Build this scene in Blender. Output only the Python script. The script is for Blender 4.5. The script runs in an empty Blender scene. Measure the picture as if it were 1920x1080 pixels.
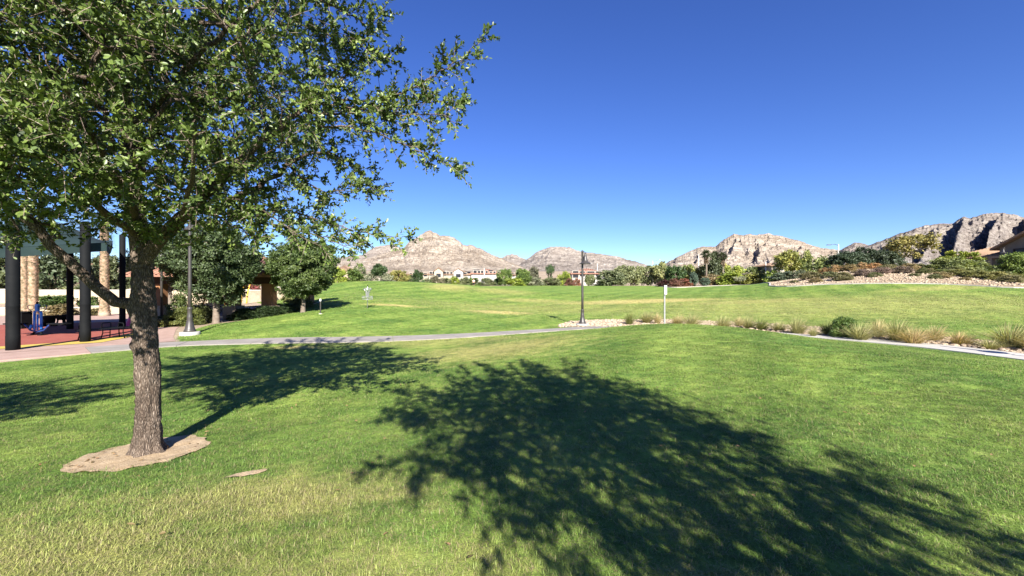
import bpy, math, random
import numpy as np
from mathutils import Vector, Matrix

random.seed(7)
RNG = np.random.default_rng(11)
scene = bpy.context.scene
R = math.radians

# ------------------------------------------------------------------ camera
EYE = 1.6
F = 800.0                      # focal length in pixels of the 1920 px wide photograph
cam_d = bpy.data.cameras.new('camera')
cam_d.sensor_width = 36.0
cam_d.lens = 36.0 * F / 1920.0
cam_d.clip_start = 0.05
cam_d.clip_end = 40000
cam = bpy.data.objects.new('camera', cam_d)
scene.collection.objects.link(cam)
cam.location = (0, 0, EYE)
cam.rotation_euler = (R(90), 0, 0)
scene.camera = cam

# ------------------------------------------------------------------ sky, sun, exposure
SHADOW_AZ = R(-12.5)           # shadows run this way from +Y (towards -X)
SUN_EL = R(31.0)
to_sun = Vector((-math.sin(SHADOW_AZ) * math.cos(SUN_EL), -math.cos(SHADOW_AZ) * math.cos(SUN_EL), math.sin(SUN_EL)))
world = bpy.data.worlds.new('World')
scene.world = world
world.use_nodes = True
wn = world.node_tree
wn.nodes.clear()
w_out = wn.nodes.new('ShaderNodeOutputWorld')
w_bg = wn.nodes.new('ShaderNodeBackground')
w_sky = wn.nodes.new('ShaderNodeTexSky')
w_sky.sky_type = 'NISHITA'
w_sky.sun_disc = False
w_sky.sun_elevation = SUN_EL
w_sky.sun_rotation = math.atan2(to_sun.x, to_sun.y)
w_sky.altitude = 900
w_sky.air_density = 1.0
w_sky.dust_density = 0.05
w_sky.ozone_density = 6.0
w_hsv = wn.nodes.new('ShaderNodeHueSaturation')
w_hsv.inputs['Saturation'].default_value = 1.14
w_hsv.inputs['Hue'].default_value = 0.519
w_bg.inputs['Strength'].default_value = 0.063
wn.links.new(w_sky.outputs[0], w_hsv.inputs['Color'])
wn.links.new(w_hsv.outputs[0], w_bg.inputs['Color'])
wn.links.new(w_bg.outputs[0], w_out.inputs['Surface'])
sun_d = bpy.data.lights.new('sun', 'SUN')
sun_d.energy = 5.0
sun_d.angle = R(0.45)
sun_d.color = (1.0, 0.945, 0.86)
sun = bpy.data.objects.new('sun', sun_d)
scene.collection.objects.link(sun)
sun.location = (20, -60, 60)
sun.rotation_euler = to_sun.to_track_quat('Z', 'Y').to_euler()
scene.view_settings.view_transform = 'Standard'
scene.view_settings.look = 'None'
scene.view_settings.gamma = 1.0
scene.view_settings.use_curve_mapping = False
scene.view_settings.exposure = 1.55
scene.cycles.max_bounces = 5
scene.cycles.diffuse_bounces = 2
scene.cycles.transparent_max_bounces = 8
scene.cycles.use_denoising = True

# ------------------------------------------------------------------ helpers
COL = scene.collection

def WX(px, d):
    return (px - 960.0) / F * d

def ZY(py, d):
    return EYE + (540.0 - py) / F * d

def tag(o, label=None, cat=None, group=None, kind=None):
    if label: o['label'] = label
    if cat: o['category'] = cat
    if group: o['group'] = group
    if kind: o['kind'] = kind
    return o

def empty(name, loc=(0, 0, 0), rz=0.0):
    o = bpy.data.objects.new(name, None)
    COL.objects.link(o)
    o.empty_display_size = 0.2
    o.location = loc
    o.rotation_euler = (0, 0, rz)
    return o

def link(name, me, mat=None, parent=None, loc=None, rz=None):
    o = bpy.data.objects.new(name, me)
    COL.objects.link(o)
    if mat is not None and len(me.materials) == 0:
        me.materials.append(mat)
    if parent is not None:
        o.parent = parent
    if loc is not None:
        o.location = loc
    if rz is not None:
        o.rotation_euler = (0, 0, rz)
    return o

def copy_tree(o, parent=None):
    c = o.copy()
    COL.objects.link(c)
    c.parent = parent
    for ch in list(o.children):
        copy_tree(ch, c)
    return c

def np_mesh(name, V, Fc, smooth=False, nside=None):
    """V (n,3) array, Fc (m,k) array of one polygon size."""
    me = bpy.data.meshes.new(name)
    V = np.asarray(V, dtype=np.float32)
    Fc = np.asarray(Fc, dtype=np.int32)
    m, k = Fc.shape
    me.vertices.add(len(V))
    me.vertices.foreach_set('co', V.ravel())
    me.loops.add(m * k)
    me.loops.foreach_set('vertex_index', Fc.ravel())
    me.polygons.add(m)
    me.polygons.foreach_set('loop_start', np.arange(0, m * k, k, dtype=np.int32))
    me.polygons.foreach_set('loop_total', np.full(m, k, dtype=np.int32))
    if smooth:
        me.polygons.foreach_set('use_smooth', np.ones(m, dtype=bool))
    me.update()
    me.validate()
    return me

class MB:
    """collects shapes and links them as one mesh object"""
    def __init__(s):
        s.v = []; s.f = []; s.sm = []
    def add(s, vs, fs, smooth=False):
        o = len(s.v)
        s.v += [tuple(v) for v in vs]
        s.f += [tuple(i + o for i in f) for f in fs]
        s.sm += [smooth] * len(fs)
    def box(s, c, size, rz=0.0, taper=1.0):
        hx, hy, hz = size[0] / 2, size[1] / 2, size[2] / 2
        ca, sa = math.cos(rz), math.sin(rz)
        vs = []
        for z, t in ((-hz, 1.0), (hz, taper)):
            for x, y in ((-hx, -hy), (hx, -hy), (hx, hy), (-hx, hy)):
                x2, y2 = x * t, y * t
                vs.append((c[0] + x2 * ca - y2 * sa, c[1] + x2 * sa + y2 * ca, c[2] + z))
        s.add(vs, [(3, 2, 1, 0), (4, 5, 6, 7), (0, 1, 5, 4), (1, 2, 6, 5), (2, 3, 7, 6), (3, 0, 4, 7)])
    def lathe(s, prof, c=(0, 0, 0), n=16, smooth=True, cap=True):
        vs = []; fs = []
        for r, z in prof:
            for i in range(n):
                a = 2 * math.pi * i / n
                vs.append((c[0] + r * math.cos(a), c[1] + r * math.sin(a), c[2] + z))
        for j in range(len(prof) - 1):
            for i in range(n):
                k = (i + 1) % n
                fs.append((j * n + i, j * n + k, (j + 1) * n + k, (j + 1) * n + i))
        if cap:
            fs.append(tuple(range(n - 1, -1, -1)))
            fs.append(tuple((len(prof) - 1) * n + i for i in range(n)))
        s.add(vs, fs, smooth)
    def tube(s, pts, rad, n=8, smooth=True, cap=True):
        pts = [Vector(p) for p in pts]
        if not isinstance(rad, (list, tuple)):
            rad = [rad] * len(pts)
        vs = []; fs = []
        up = None
        for j, p in enumerate(pts):
            t = (pts[min(j + 1, len(pts) - 1)] - pts[max(j - 1, 0)])
            if t.length < 1e-9: t = Vector((0, 0, 1))
            t.normalize()
            if up is None:
                up = Vector((1, 0, 0)) if abs(t.x) < 0.8 else Vector((0, 1, 0))
            a = (up - t * up.dot(t)).normalized()
            up = a
            b = t.cross(a)
            for i in range(n):
                th = 2 * math.pi * i / n
                vs.append(p + (a * math.cos(th) + b * math.sin(th)) * rad[j])
        for j in range(len(pts) - 1):
            for i in range(n):
                k = (i + 1) % n
                fs.append((j * n + i, j * n + k, (j + 1) * n + k, (j + 1) * n + i))
        if cap:
            fs.append(tuple(range(n - 1, -1, -1)))
            fs.append(tuple((len(pts) - 1) * n + i for i in range(n)))
        s.add(vs, fs, smooth)
    def prism(s, poly, z0, z1):
        n = len(poly)
        vs = [(p[0], p[1], z0) for p in poly] + [(p[0], p[1], z1) for p in poly]
        fs = [tuple(range(n - 1, -1, -1)), tuple(range(n, 2 * n))]
        for i in range(n):
            k = (i + 1) % n
            fs.append((i, k, n + k, n + i))
        s.add(vs, fs)
    def mesh(s, name):
        me = bpy.data.meshes.new(name)
        me.from_pydata(s.v, [], s.f)
        me.polygons.foreach_set('use_smooth', s.sm)
        me.update()
        return me
    def build(s, name, mat, parent=None, loc=None, rz=None):
        return link(name, s.mesh(name), mat, parent, loc, rz)

def smoothstep(a, b, x):
    t = np.clip((x - a) / (b - a), 0, 1)
    return t * t * (3 - 2 * t)

def hash3(ix, iy, iz, seed=0):
    h = (ix * 374761393 + iy * 668265263 + iz * 2147483647 + seed * 974711) & 0xffffffff
    h = ((h ^ (h >> 13)) * 1274126177) & 0xffffffff
    h = (h ^ (h >> 16)) & 0xffffffff
    return h.astype(np.float64) / 4294967295.0

def vnoise(x, y, z=None, seed=0):
    x = np.asarray(x, float); y = np.asarray(y, float)
    z = np.zeros_like(x) if z is None else np.asarray(z, float)
    ix, iy, iz = np.floor(x).astype(np.int64), np.floor(y).astype(np.int64), np.floor(z).astype(np.int64)
    fx, fy, fz = x - ix, y - iy, z - iz
    fx, fy, fz = fx * fx * (3 - 2 * fx), fy * fy * (3 - 2 * fy), fz * fz * (3 - 2 * fz)
    def c(a, b, d): return hash3(ix + a, iy + b, iz + d, seed)
    x00 = c(0, 0, 0) * (1 - fx) + c(1, 0, 0) * fx
    x10 = c(0, 1, 0) * (1 - fx) + c(1, 1, 0) * fx
    x01 = c(0, 0, 1) * (1 - fx) + c(1, 0, 1) * fx
    x11 = c(0, 1, 1) * (1 - fx) + c(1, 1, 1) * fx
    return (x00 * (1 - fy) + x10 * fy) * (1 - fz) + (x01 * (1 - fy) + x11 * fy) * fz

def fbm(x, y, z=None, o=4, seed=0, gain=0.5):
    s = 0; a = 1.0; t = 0; f = 1.0
    for i in range(o):
        s = s + a * vnoise(x * f, y * f, None if z is None else z * f, seed + i * 17)
        t += a; a *= gain; f *= 2.03
    return s / t

def ridged(x, y, o=4, seed=0):
    s = 0; a = 1.0; t = 0; f = 1.0
    for i in range(o):
        n = 1 - np.abs(2 * vnoise(x * f, y * f, None, seed + i * 13) - 1)
        s = s + a * n * n
        t += a; a *= 0.5; f *= 2.1
    return s / t

# ------------------------------------------------------------------ materials
def new_mat(name):
    m = bpy.data.materials.new(name)
    m.use_nodes = True
    nt = m.node_tree
    return m, nt, nt.nodes['Principled BSDF'], nt.nodes['Material Output']

def nd(nt, t, **kw):
    n = nt.nodes.new(t)
    for k, v in kw.items():
        setattr(n, k, v)
    return n

def ramp(nt, stops):
    r = nt.nodes.new('ShaderNodeValToRGB')
    el = r.color_ramp.elements
    while len(el) > 1: el.remove(el[-1])
    el[0].position = stops[0][0]; el[0].color = (*stops[0][1], 1)
    for p, c in stops[1:]:
        e = el.new(p); e.color = (*c, 1)
    return r

def mixc(nt, a, b, fac, blend='MIX'):
    m = nt.nodes.new('ShaderNodeMix')
    m.data_type = 'RGBA'; m.blend_type = blend
    for s, v in ((m.inputs[0], fac), (m.inputs[6], a), (m.inputs[7], b)):
        if hasattr(v, 'is_output'): nt.links.new(v, s)
        elif isinstance(v, (tuple, list)): s.default_value = (*v, 1)
        else: s.default_value = v
    return m.outputs[2]

def mat_noise(name, c1, c2, scale=4.0, rough=0.8, bump=0.0, bscale=None, coords='Object', spec=0.3, metallic=0.0, detail=6, stretch=(1, 1, 1)):
    m, nt, b, o = new_mat(name)
    tc = nd(nt, 'ShaderNodeTexCoord')
    mp = nd(nt, 'ShaderNodeMapping'); mp.inputs['Scale'].default_value = stretch
    nt.links.new(tc.outputs[coords], mp.inputs[0])
    n = nd(nt, 'ShaderNodeTexNoise'); n.inputs['Scale'].default_value = scale; n.inputs['Detail'].default_value = detail
    n.inputs['Roughness'].default_value = 0.65
    nt.links.new(mp.outputs[0], n.inputs['Vector'])
    r = ramp(nt, [(0.3, c1), (0.7, c2)])
    nt.links.new(n.outputs['Fac'], r.inputs[0])
    nt.links.new(r.outputs[0], b.inputs['Base Color'])
    b.inputs['Roughness'].default_value = rough
    b.inputs['Specular IOR Level'].default_value = spec
    b.inputs['Metallic'].default_value = metallic
    if bump:
        n2 = nd(nt, 'ShaderNodeTexNoise'); n2.inputs['Scale'].default_value = bscale or scale * 6; n2.inputs['Detail'].default_value = 4
        nt.links.new(mp.outputs[0], n2.inputs['Vector'])
        bp = nd(nt, 'ShaderNodeBump'); bp.inputs['Strength'].default_value = bump; bp.inputs['Distance'].default_value = 0.02
        nt.links.new(n2.outputs['Fac'], bp.inputs['Height'])
        nt.links.new(bp.outputs[0], b.inputs['Normal'])
    return m

def mat_leaf(name, use_objcolor=True, base=(0.06, 0.09, 0.025), rough=0.5, transl=0.25, spec=0.4, var=0.55):
    """leaf colour from the object's own colour, varied leaf by leaf"""
    m, nt, b, o = new_mat(name)
    if use_objcolor:
        oi = nd(nt, 'ShaderNodeObjectInfo'); csrc = oi.outputs['Color']
    else:
        rgb = nd(nt, 'ShaderNodeRGB'); rgb.outputs[0].default_value = (*base, 1); csrc = rgb.outputs[0]
    at = nd(nt, 'ShaderNodeAttribute'); at.attribute_name = 'var'
    mr = nd(nt, 'ShaderNodeMapRange'); mr.inputs['To Min'].default_value = 1 - var; mr.inputs['To Max'].default_value = 1 + var
    nt.links.new(at.outputs['Fac'], mr.inputs['Value'])
    hs = nd(nt, 'ShaderNodeHueSaturation')
    mh = nd(nt, 'ShaderNodeMapRange'); mh.inputs['To Min'].default_value = 0.525; mh.inputs['To Max'].default_value = 0.475
    nt.links.new(at.outputs['Fac'], mh.inputs['Value'])
    nt.links.new(mh.outputs[0], hs.inputs['Hue'])
    nt.links.new(mr.outputs[0], hs.inputs['Value'])
    nt.links.new(csrc, hs.inputs['Color'])
    nt.links.new(hs.outputs[0], b.inputs['Base Color'])
    b.inputs['Roughness'].default_value = rough
    b.inputs['Specular IOR Level'].default_value = spec
    tr = nd(nt, 'ShaderNodeBsdfTranslucent')
    tcol = mixc(nt, hs.outputs[0], (1.0, 1.0, 0.35), 1.0, 'MULTIPLY')
    nt.links.new(tcol, tr.inputs['Color'])
    ms = nd(nt, 'ShaderNodeMixShader'); ms.inputs[0].default_value = transl
    nt.links.new(b.outputs[0], ms.inputs[1]); nt.links.new(tr.outputs[0], ms.inputs[2])
    nt.links.new(ms.outputs[0], o.inputs['Surface'])
    return m

M = {}
M['leaf'] = mat_leaf('shrub_leaves', transl=0.22)
M['oak_leaf'] = mat_leaf('oak_leaves', False, (0.100, 0.148, 0.034), rough=0.4, transl=0.17, spec=0.4, var=0.75)
M['straw'] = mat_leaf('feather_grass_blades', rough=0.6, transl=0.3, spec=0.3, var=0.4)
M['bark_far'] = mat_noise('bark_of_distant_trees', (0.10, 0.075, 0.055), (0.22, 0.18, 0.14), 6, 0.9)
M['bark_pale'] = mat_noise('pale_bark', (0.35, 0.31, 0.26), (0.5, 0.46, 0.4), 6, 0.9)
M['lamp'] = mat_noise('bronze_painted_metal', (0.035, 0.031, 0.028), (0.055, 0.05, 0.045), 9, 0.42, spec=0.5)
M['black_metal'] = mat_noise('black_painted_steel', (0.0048, 0.0056, 0.0064), (0.0080, 0.0088, 0.0092), 5, 0.75, bump=0.06, spec=0.12)
M['steel'] = mat_noise('dull_grey_steel', (0.2, 0.2, 0.2), (0.28, 0.28, 0.27), 15, 0.6)
M['galv'] = mat_noise('galvanised_steel', (0.370, 0.377, 0.384), (0.468, 0.468, 0.468), 20, 0.35, metallic=0.6, spec=0.6)
M['white'] = mat_noise('white_painted_sign', (0.74, 0.75, 0.76), (0.82, 0.82, 0.82), 12, 0.5)
M['white_pole'] = mat_noise('pale_concrete_pole', (0.450, 0.435, 0.405), (0.525, 0.510, 0.480), 8, 0.7)
M['blue'] = mat_noise('blue_powder_coat', (0.015, 0.16, 0.55), (0.03, 0.24, 0.7), 6, 0.35, spec=0.5)
M['navy'] = mat_noise('dark_blue_metal', (0.01, 0.03, 0.12), (0.015, 0.045, 0.16), 6, 0.4, spec=0.5)
M['pink'] = mat_noise('pink_plastic', (0.7, 0.05, 0.16), (0.78, 0.09, 0.22), 6, 0.5)
M['yellow'] = mat_noise('yellow_plastic_tube', (0.72, 0.42, 0.05), (0.8, 0.5, 0.09), 6, 0.5)
M['orange'] = mat_noise('orange_plastic', (0.75, 0.24, 0.03), (0.8, 0.32, 0.06), 6, 0.5)
M['fabric'] = mat_noise('teal_shade_cloth', (0.0110, 0.0250, 0.0250), (0.0175, 0.0350, 0.0330), 3, 0.9, bump=0.2, bscale=60)
M['stucco_orange'] = mat_noise('orange_stucco', (0.240, 0.114, 0.051), (0.288, 0.144, 0.072), 4, 0.95, bump=0.25, bscale=60)
M['stucco_cream'] = mat_noise('cream_stucco', (0.313, 0.272, 0.202), (0.363, 0.323, 0.252), 0.7, 0.95, bump=0.2, bscale=30)
M['stucco_white'] = mat_noise('white_stucco', (0.388, 0.371, 0.333), (0.431, 0.415, 0.377), 0.7, 0.95, bump=0.2, bscale=30)
M['stucco_tan'] = mat_noise('tan_stucco', (0.308, 0.238, 0.161), (0.364, 0.287, 0.210), 0.7, 0.95, bump=0.2, bscale=30)
M['stucco_taupe'] = mat_noise('taupe_stucco', (0.162, 0.135, 0.105), (0.203, 0.169, 0.135), 0.8, 0.95, bump=0.25, bscale=30)
M['wood_dark'] = mat_noise('dark_brown_timber', (0.05, 0.028, 0.018), (0.085, 0.05, 0.03), 3, 0.8, stretch=(1, 6, 6))
M['tile_red'] = mat_noise('terracotta_roof_tile', (0.235, 0.105, 0.070), (0.345, 0.195, 0.140), 5, 0.85)
M['tile_brown'] = mat_noise('brown_roof_tile', (0.195, 0.120, 0.075), (0.300, 0.203, 0.135), 5, 0.85)
M['glass'] = mat_noise('dark_window_glass', (0.012, 0.014, 0.016), (0.03, 0.032, 0.036), 2, 0.3, spec=0.25)
M['solar'] = mat_noise('solar_panel_glass', (0.012, 0.014, 0.022), (0.02, 0.022, 0.03), 2, 0.6, spec=0.08)
M['trim'] = mat_noise('pale_window_trim', (0.420, 0.385, 0.322), (0.476, 0.441, 0.378), 3, 0.8)
M['stone'] = mat_noise('tan_wall_stone', (0.225, 0.173, 0.120), (0.375, 0.300, 0.225), 3.0, 0.95, bump=0.4, bscale=18)
M['rock'] = mat_noise('tan_river_rock', (0.320, 0.232, 0.152), (0.496, 0.400, 0.296), 2.2, 0.9, bump=0.3, bscale=14, coords='Generated')
M['soil'] = mat_noise('dry_bare_soil', (0.305, 0.215, 0.125), (0.466, 0.358, 0.233), 9, 0.97, bump=0.7, bscale=70)
M['rockbed'] = mat_noise('gravelly_tan_soil', (0.240, 0.176, 0.112), (0.400, 0.320, 0.232), 7, 0.97, bump=0.8, bscale=40)
M['rubber'] = mat_noise('red_rubber_surface', (0.240, 0.060, 0.044), (0.304, 0.088, 0.064), 3, 0.95, bump=0.2, bscale=90)
M['rubber_yellow'] = mat_noise('yellow_rubber_border', (0.440, 0.320, 0.056), (0.496, 0.376, 0.088), 3, 0.95, bump=0.2, bscale=90)
M['paver'] = mat_noise('pinkish_paving', (0.304, 0.200, 0.160), (0.400, 0.280, 0.232), 2.5, 0.92, bump=0.3, bscale=50)
M['concrete_pale'] = mat_noise('pale_concrete', (0.370, 0.348, 0.311), (0.459, 0.437, 0.392), 3, 0.92, bump=0.25, bscale=60)
M['concrete'] = mat_noise('grey_concrete_slab', (0.2125, 0.1913, 0.1650), (0.3075, 0.2812, 0.2500), 1.3, 0.92, bump=0.3, bscale=60, coords='Object')
M['skin'] = mat_noise('skin', (0.42, 0.25, 0.17), (0.48, 0.29, 0.2), 8, 0.6)
M['shirt'] = mat_noise('white_cotton', (0.72, 0.72, 0.72), (0.8, 0.8, 0.8), 8, 0.9)
M['shorts'] = mat_noise('black_cloth', (0.01, 0.01, 0.012), (0.02, 0.02, 0.022), 8, 0.9)
M['hair'] = mat_noise('dark_hair', (0.02, 0.013, 0.01), (0.035, 0.022, 0.015), 20, 0.6)
M['wall_beige'] = mat_noise('beige_garden_wall', (0.370, 0.297, 0.205), (0.422, 0.350, 0.251), 1.0, 0.95, bump=0.2, bscale=25)

def make_bark():
    m, nt, b, o = new_mat('oak_bark')
    tc = nd(nt, 'ShaderNodeTexCoord')
    mp = nd(nt, 'ShaderNodeMapping'); mp.inputs['Scale'].default_value = (1, 1, 0.2)
    nt.links.new(tc.outputs['Object'], mp.inputs[0])
    nz = nd(nt, 'ShaderNodeTexNoise'); nz.inputs['Scale'].default_value = 9; nz.inputs['Detail'].default_value = 3
    nt.links.new(mp.outputs[0], nz.inputs['Vector'])
    ad = nd(nt, 'ShaderNodeVectorMath', operation='MULTIPLY_ADD')
    nt.links.new(nz.outputs['Color'], ad.inputs[0]); ad.inputs[1].default_value = (0.07, 0.07, 0.07)
    nt.links.new(mp.outputs[0], ad.inputs[2])
    vo = nd(nt, 'ShaderNodeTexVoronoi', feature='DISTANCE_TO_EDGE'); vo.inputs['Scale'].default_value = 85
    nt.links.new(ad.outputs[0], vo.inputs['Vector'])
    n2 = nd(nt, 'ShaderNodeTexNoise'); n2.inputs['Scale'].default_value = 40; n2.inputs['Detail'].default_value = 6
    nt.links.new(mp.outputs[0], n2.inputs['Vector'])
    n3 = nd(nt, 'ShaderNodeTexNoise'); n3.inputs['Scale'].default_value = 2.5
    nt.links.new(tc.outputs['Object'], n3.inputs['Vector'])
    r1 = ramp(nt, [(0.0, (0.05, 0.04, 0.033)), (0.2, (0.20, 0.17, 0.145)), (0.55, (0.37, 0.33, 0.29))])
    nt.links.new(vo.outputs['Distance'], r1.inputs[0])
    c = mixc(nt, r1.outputs[0], (0.42, 0.36, 0.3), n2.outputs['Fac'], 'OVERLAY')
    r3 = ramp(nt, [(0.35, (0.75, 0.72, 0.7)), (0.65, (1.1, 1.08, 1.05))])
    nt.links.new(n3.outputs['Fac'], r3.inputs[0])
    c = mixc(nt, c, r3.outputs[0], 1.0, 'MULTIPLY')
    nt.links.new(c, b.inputs['Base Color'])
    b.inputs['Roughness'].default_value = 0.95
    b.inputs['Specular IOR Level'].default_value = 0.15
    ma = nd(nt, 'ShaderNodeMath', operation='MULTIPLY_ADD'); ma.inputs[1].default_value = 1.6
    nt.links.new(vo.outputs['Distance'], ma.inputs[0]); nt.links.new(n2.outputs['Fac'], ma.inputs[2])
    bp = nd(nt, 'ShaderNodeBump'); bp.inputs['Strength'].default_value = 0.8; bp.inputs['Distance'].default_value = 0.02
    nt.links.new(ma.outputs[0], bp.inputs['Height']); nt.links.new(bp.outputs[0], b.inputs['Normal'])
    return m
M['bark'] = make_bark()

DRY = [  # dry straw coloured patches of the turf: x, y, rx, ry, strength
    (WX(935, 32), 32, 3.4, 2.0, 0.8), (WX(735, 31), 31.5, 2.8, 1.2, 0.75), (WX(1200, 47), 47, 13, 4.5, 0.8),
    (WX(1380, 44), 41, 12, 4.5, 0.45), (WX(1000, 50), 50, 6, 3, 0.45), (WX(840, 58), 60, 4, 7, 0.5), (WX(940, 62), 60, 6, 6, 0.35),
    (WX(560, 15.6), 15.4, 1.2, 0.5, 0.8), (-3.2, 2.4, 2.6, 1.2, 0.36), (-0.9, 2.1, 1.6, 0.9, 0.28), (26, 34, 26, 13, 0.3), (4, 38, 18, 9, 0.25), (-3, 17, 7, 2.2, 0.3), (-2.0, 3.4, 1.6, 0.7, 0.4),
    (WX(930, 12.5), 12.8, 3.2, 3.0, 0.5), (WX(1720, 46), 44, 8, 2.4, 0.35), (1.2, 1.9, 1.0, 0.6, 0.4)]

def turf_color(nt, ground=False):
    """colour of the turf from the place on the ground: green with dry patches; returns a colour socket"""
    ge = nd(nt, 'ShaderNodeNewGeometry')
    pos = ge.outputs['Position']
    n1 = nd(nt, 'ShaderNodeTexNoise'); n1.inputs['Scale'].default_value = 0.35; n1.inputs['Detail'].default_value = 5
    n1.inputs['Roughness'].default_value = 0.6
    nt.links.new(pos, n1.inputs['Vector'])
    n2 = nd(nt, 'ShaderNodeTexNoise'); n2.inputs['Scale'].default_value = 2.6; n2.inputs['Detail'].default_value = 6
    n2.inputs['Roughness'].default_value = 0.7
    nt.links.new(pos, n2.inputs['Vector'])
    r1 = ramp(nt, [(0.34, (0.070, 0.145, 0.028)), (0.5, (0.150, 0.230, 0.042)), (0.66, (0.240, 0.305, 0.068))])
    nt.links.new(n1.outputs['Fac'], r1.inputs[0])
    r2 = ramp(nt, [(0.35, (0.064, 0.135, 0.03)), (0.52, (0.150, 0.228, 0.046)), (0.68, (0.275, 0.315, 0.09))])
    nt.links.new(n2.outputs['Fac'], r2.inputs[0])
    col = mixc(nt, r1.outputs[0], r2.outputs[0], 0.45)
    # faint mowing stripes
    mw = nd(nt, 'ShaderNodeMapping'); mw.inputs['Rotation'].default_value = (0, 0, 0.5); nt.links.new(pos, mw.inputs[0])
    wv = nd(nt, 'ShaderNodeTexWave'); wv.inputs['Scale'].default_value = 0.11; wv.inputs['Distortion'].default_value = 1.2; wv.inputs['Detail'].default_value = 2
    nt.links.new(mw.outputs[0], wv.inputs['Vector'])
    rw = ramp(nt, [(0.25, (0.88, 0.9, 0.88)), (0.75, (1.1, 1.08, 1.08))]); nt.links.new(wv.outputs['Fac'], rw.inputs[0])
    col = mixc(nt, col, rw.outputs[0], 1.0, 'MULTIPLY')
    fac = None
    for x, y, rx, ry, s in DRY:
        mp = nd(nt, 'ShaderNodeMapping'); mp.vector_type = 'POINT'
        mp.inputs['Location'].default_value = (-x / rx, -y / ry, 0)
        mp.inputs['Scale'].default_value = (1 / rx, 1 / ry, 0)
        nt.links.new(pos, mp.inputs[0])
        ln = nd(nt, 'ShaderNodeVectorMath', operation='LENGTH')
        nt.links.new(mp.outputs[0], ln.inputs[0])
        ad = nd(nt, 'ShaderNodeMath', operation='MULTIPLY_ADD')
        nt.links.new(n2.outputs['Fac'], ad.inputs[0]); ad.inputs[1].default_value = -1.6
        nt.links.new(ln.outputs['Value'], ad.inputs[2])
        mr = nd(nt, 'ShaderNodeMapRange'); mr.interpolation_type = 'SMOOTHSTEP'
        mr.inputs['From Min'].default_value = 0.35; mr.inputs['From Max'].default_value = -0.6
        mr.inputs['To Max'].default_value = s
        nt.links.new(ad.outputs[0], mr.inputs['Value'])
        if fac is None: fac = mr.outputs[0]
        else:
            mx = nd(nt, 'ShaderNodeMath', operation='MAXIMUM')
            nt.links.new(fac, mx.inputs[0]); nt.links.new(mr.outputs[0], mx.inputs[1]); fac = mx.outputs[0]
    return mixc(nt, col, (0.46, 0.38, 0.15), fac), n2, fac, pos

def make_grass_mat():
    m, nt, b, o = new_mat('turf_blades')
    col, n2, fac, pos = turf_color(nt)
    at = nd(nt, 'ShaderNodeAttribute'); at.attribute_name = 'var'
    # a share of blades is dead straw, more of them in the dry patches
    th = nd(nt, 'ShaderNodeMath', operation='MULTIPLY_ADD'); th.inputs[1].default_value = 0.35; th.inputs[2].default_value = 0.11
    nt.links.new(fac, th.inputs[0])
    lt = nd(nt, 'ShaderNodeMath', operation='LESS_THAN')
    nt.links.new(at.outputs['Fac'], lt.inputs[0]); nt.links.new(th.outputs[0], lt.inputs[1])
    col = mixc(nt, col, (0.52, 0.45, 0.22), lt.outputs[0])
    mr = nd(nt, 'ShaderNodeMapRange'); mr.inputs['To Min'].default_value = 0.5; mr.inputs['To Max'].default_value = 1.5
    nt.links.new(at.outputs['Fac'], mr.inputs['Value'])
    hs = nd(nt, 'ShaderNodeHueSaturation'); nt.links.new(mr.outputs[0], hs.inputs['Value']); nt.links.new(col, hs.inputs['Color'])
    nt.links.new(hs.outputs[0], b.inputs['Base Color'])
    b.inputs['Roughness'].default_value = 0.5
    b.inputs['Specular IOR Level'].default_value = 0.3
    tr = nd(nt, 'ShaderNodeBsdfTranslucent'); nt.links.new(hs.outputs[0], tr.inputs['Color'])
    ms = nd(nt, 'ShaderNodeMixShader'); ms.inputs[0].default_value = 0.25
    nt.links.new(b.outputs[0], ms.inputs[1]); nt.links.new(tr.outputs[0], ms.inputs[2])
    nt.links.new(ms.outputs[0], o.inputs['Surface'])
    return m
M['grass'] = make_grass_mat()

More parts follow.
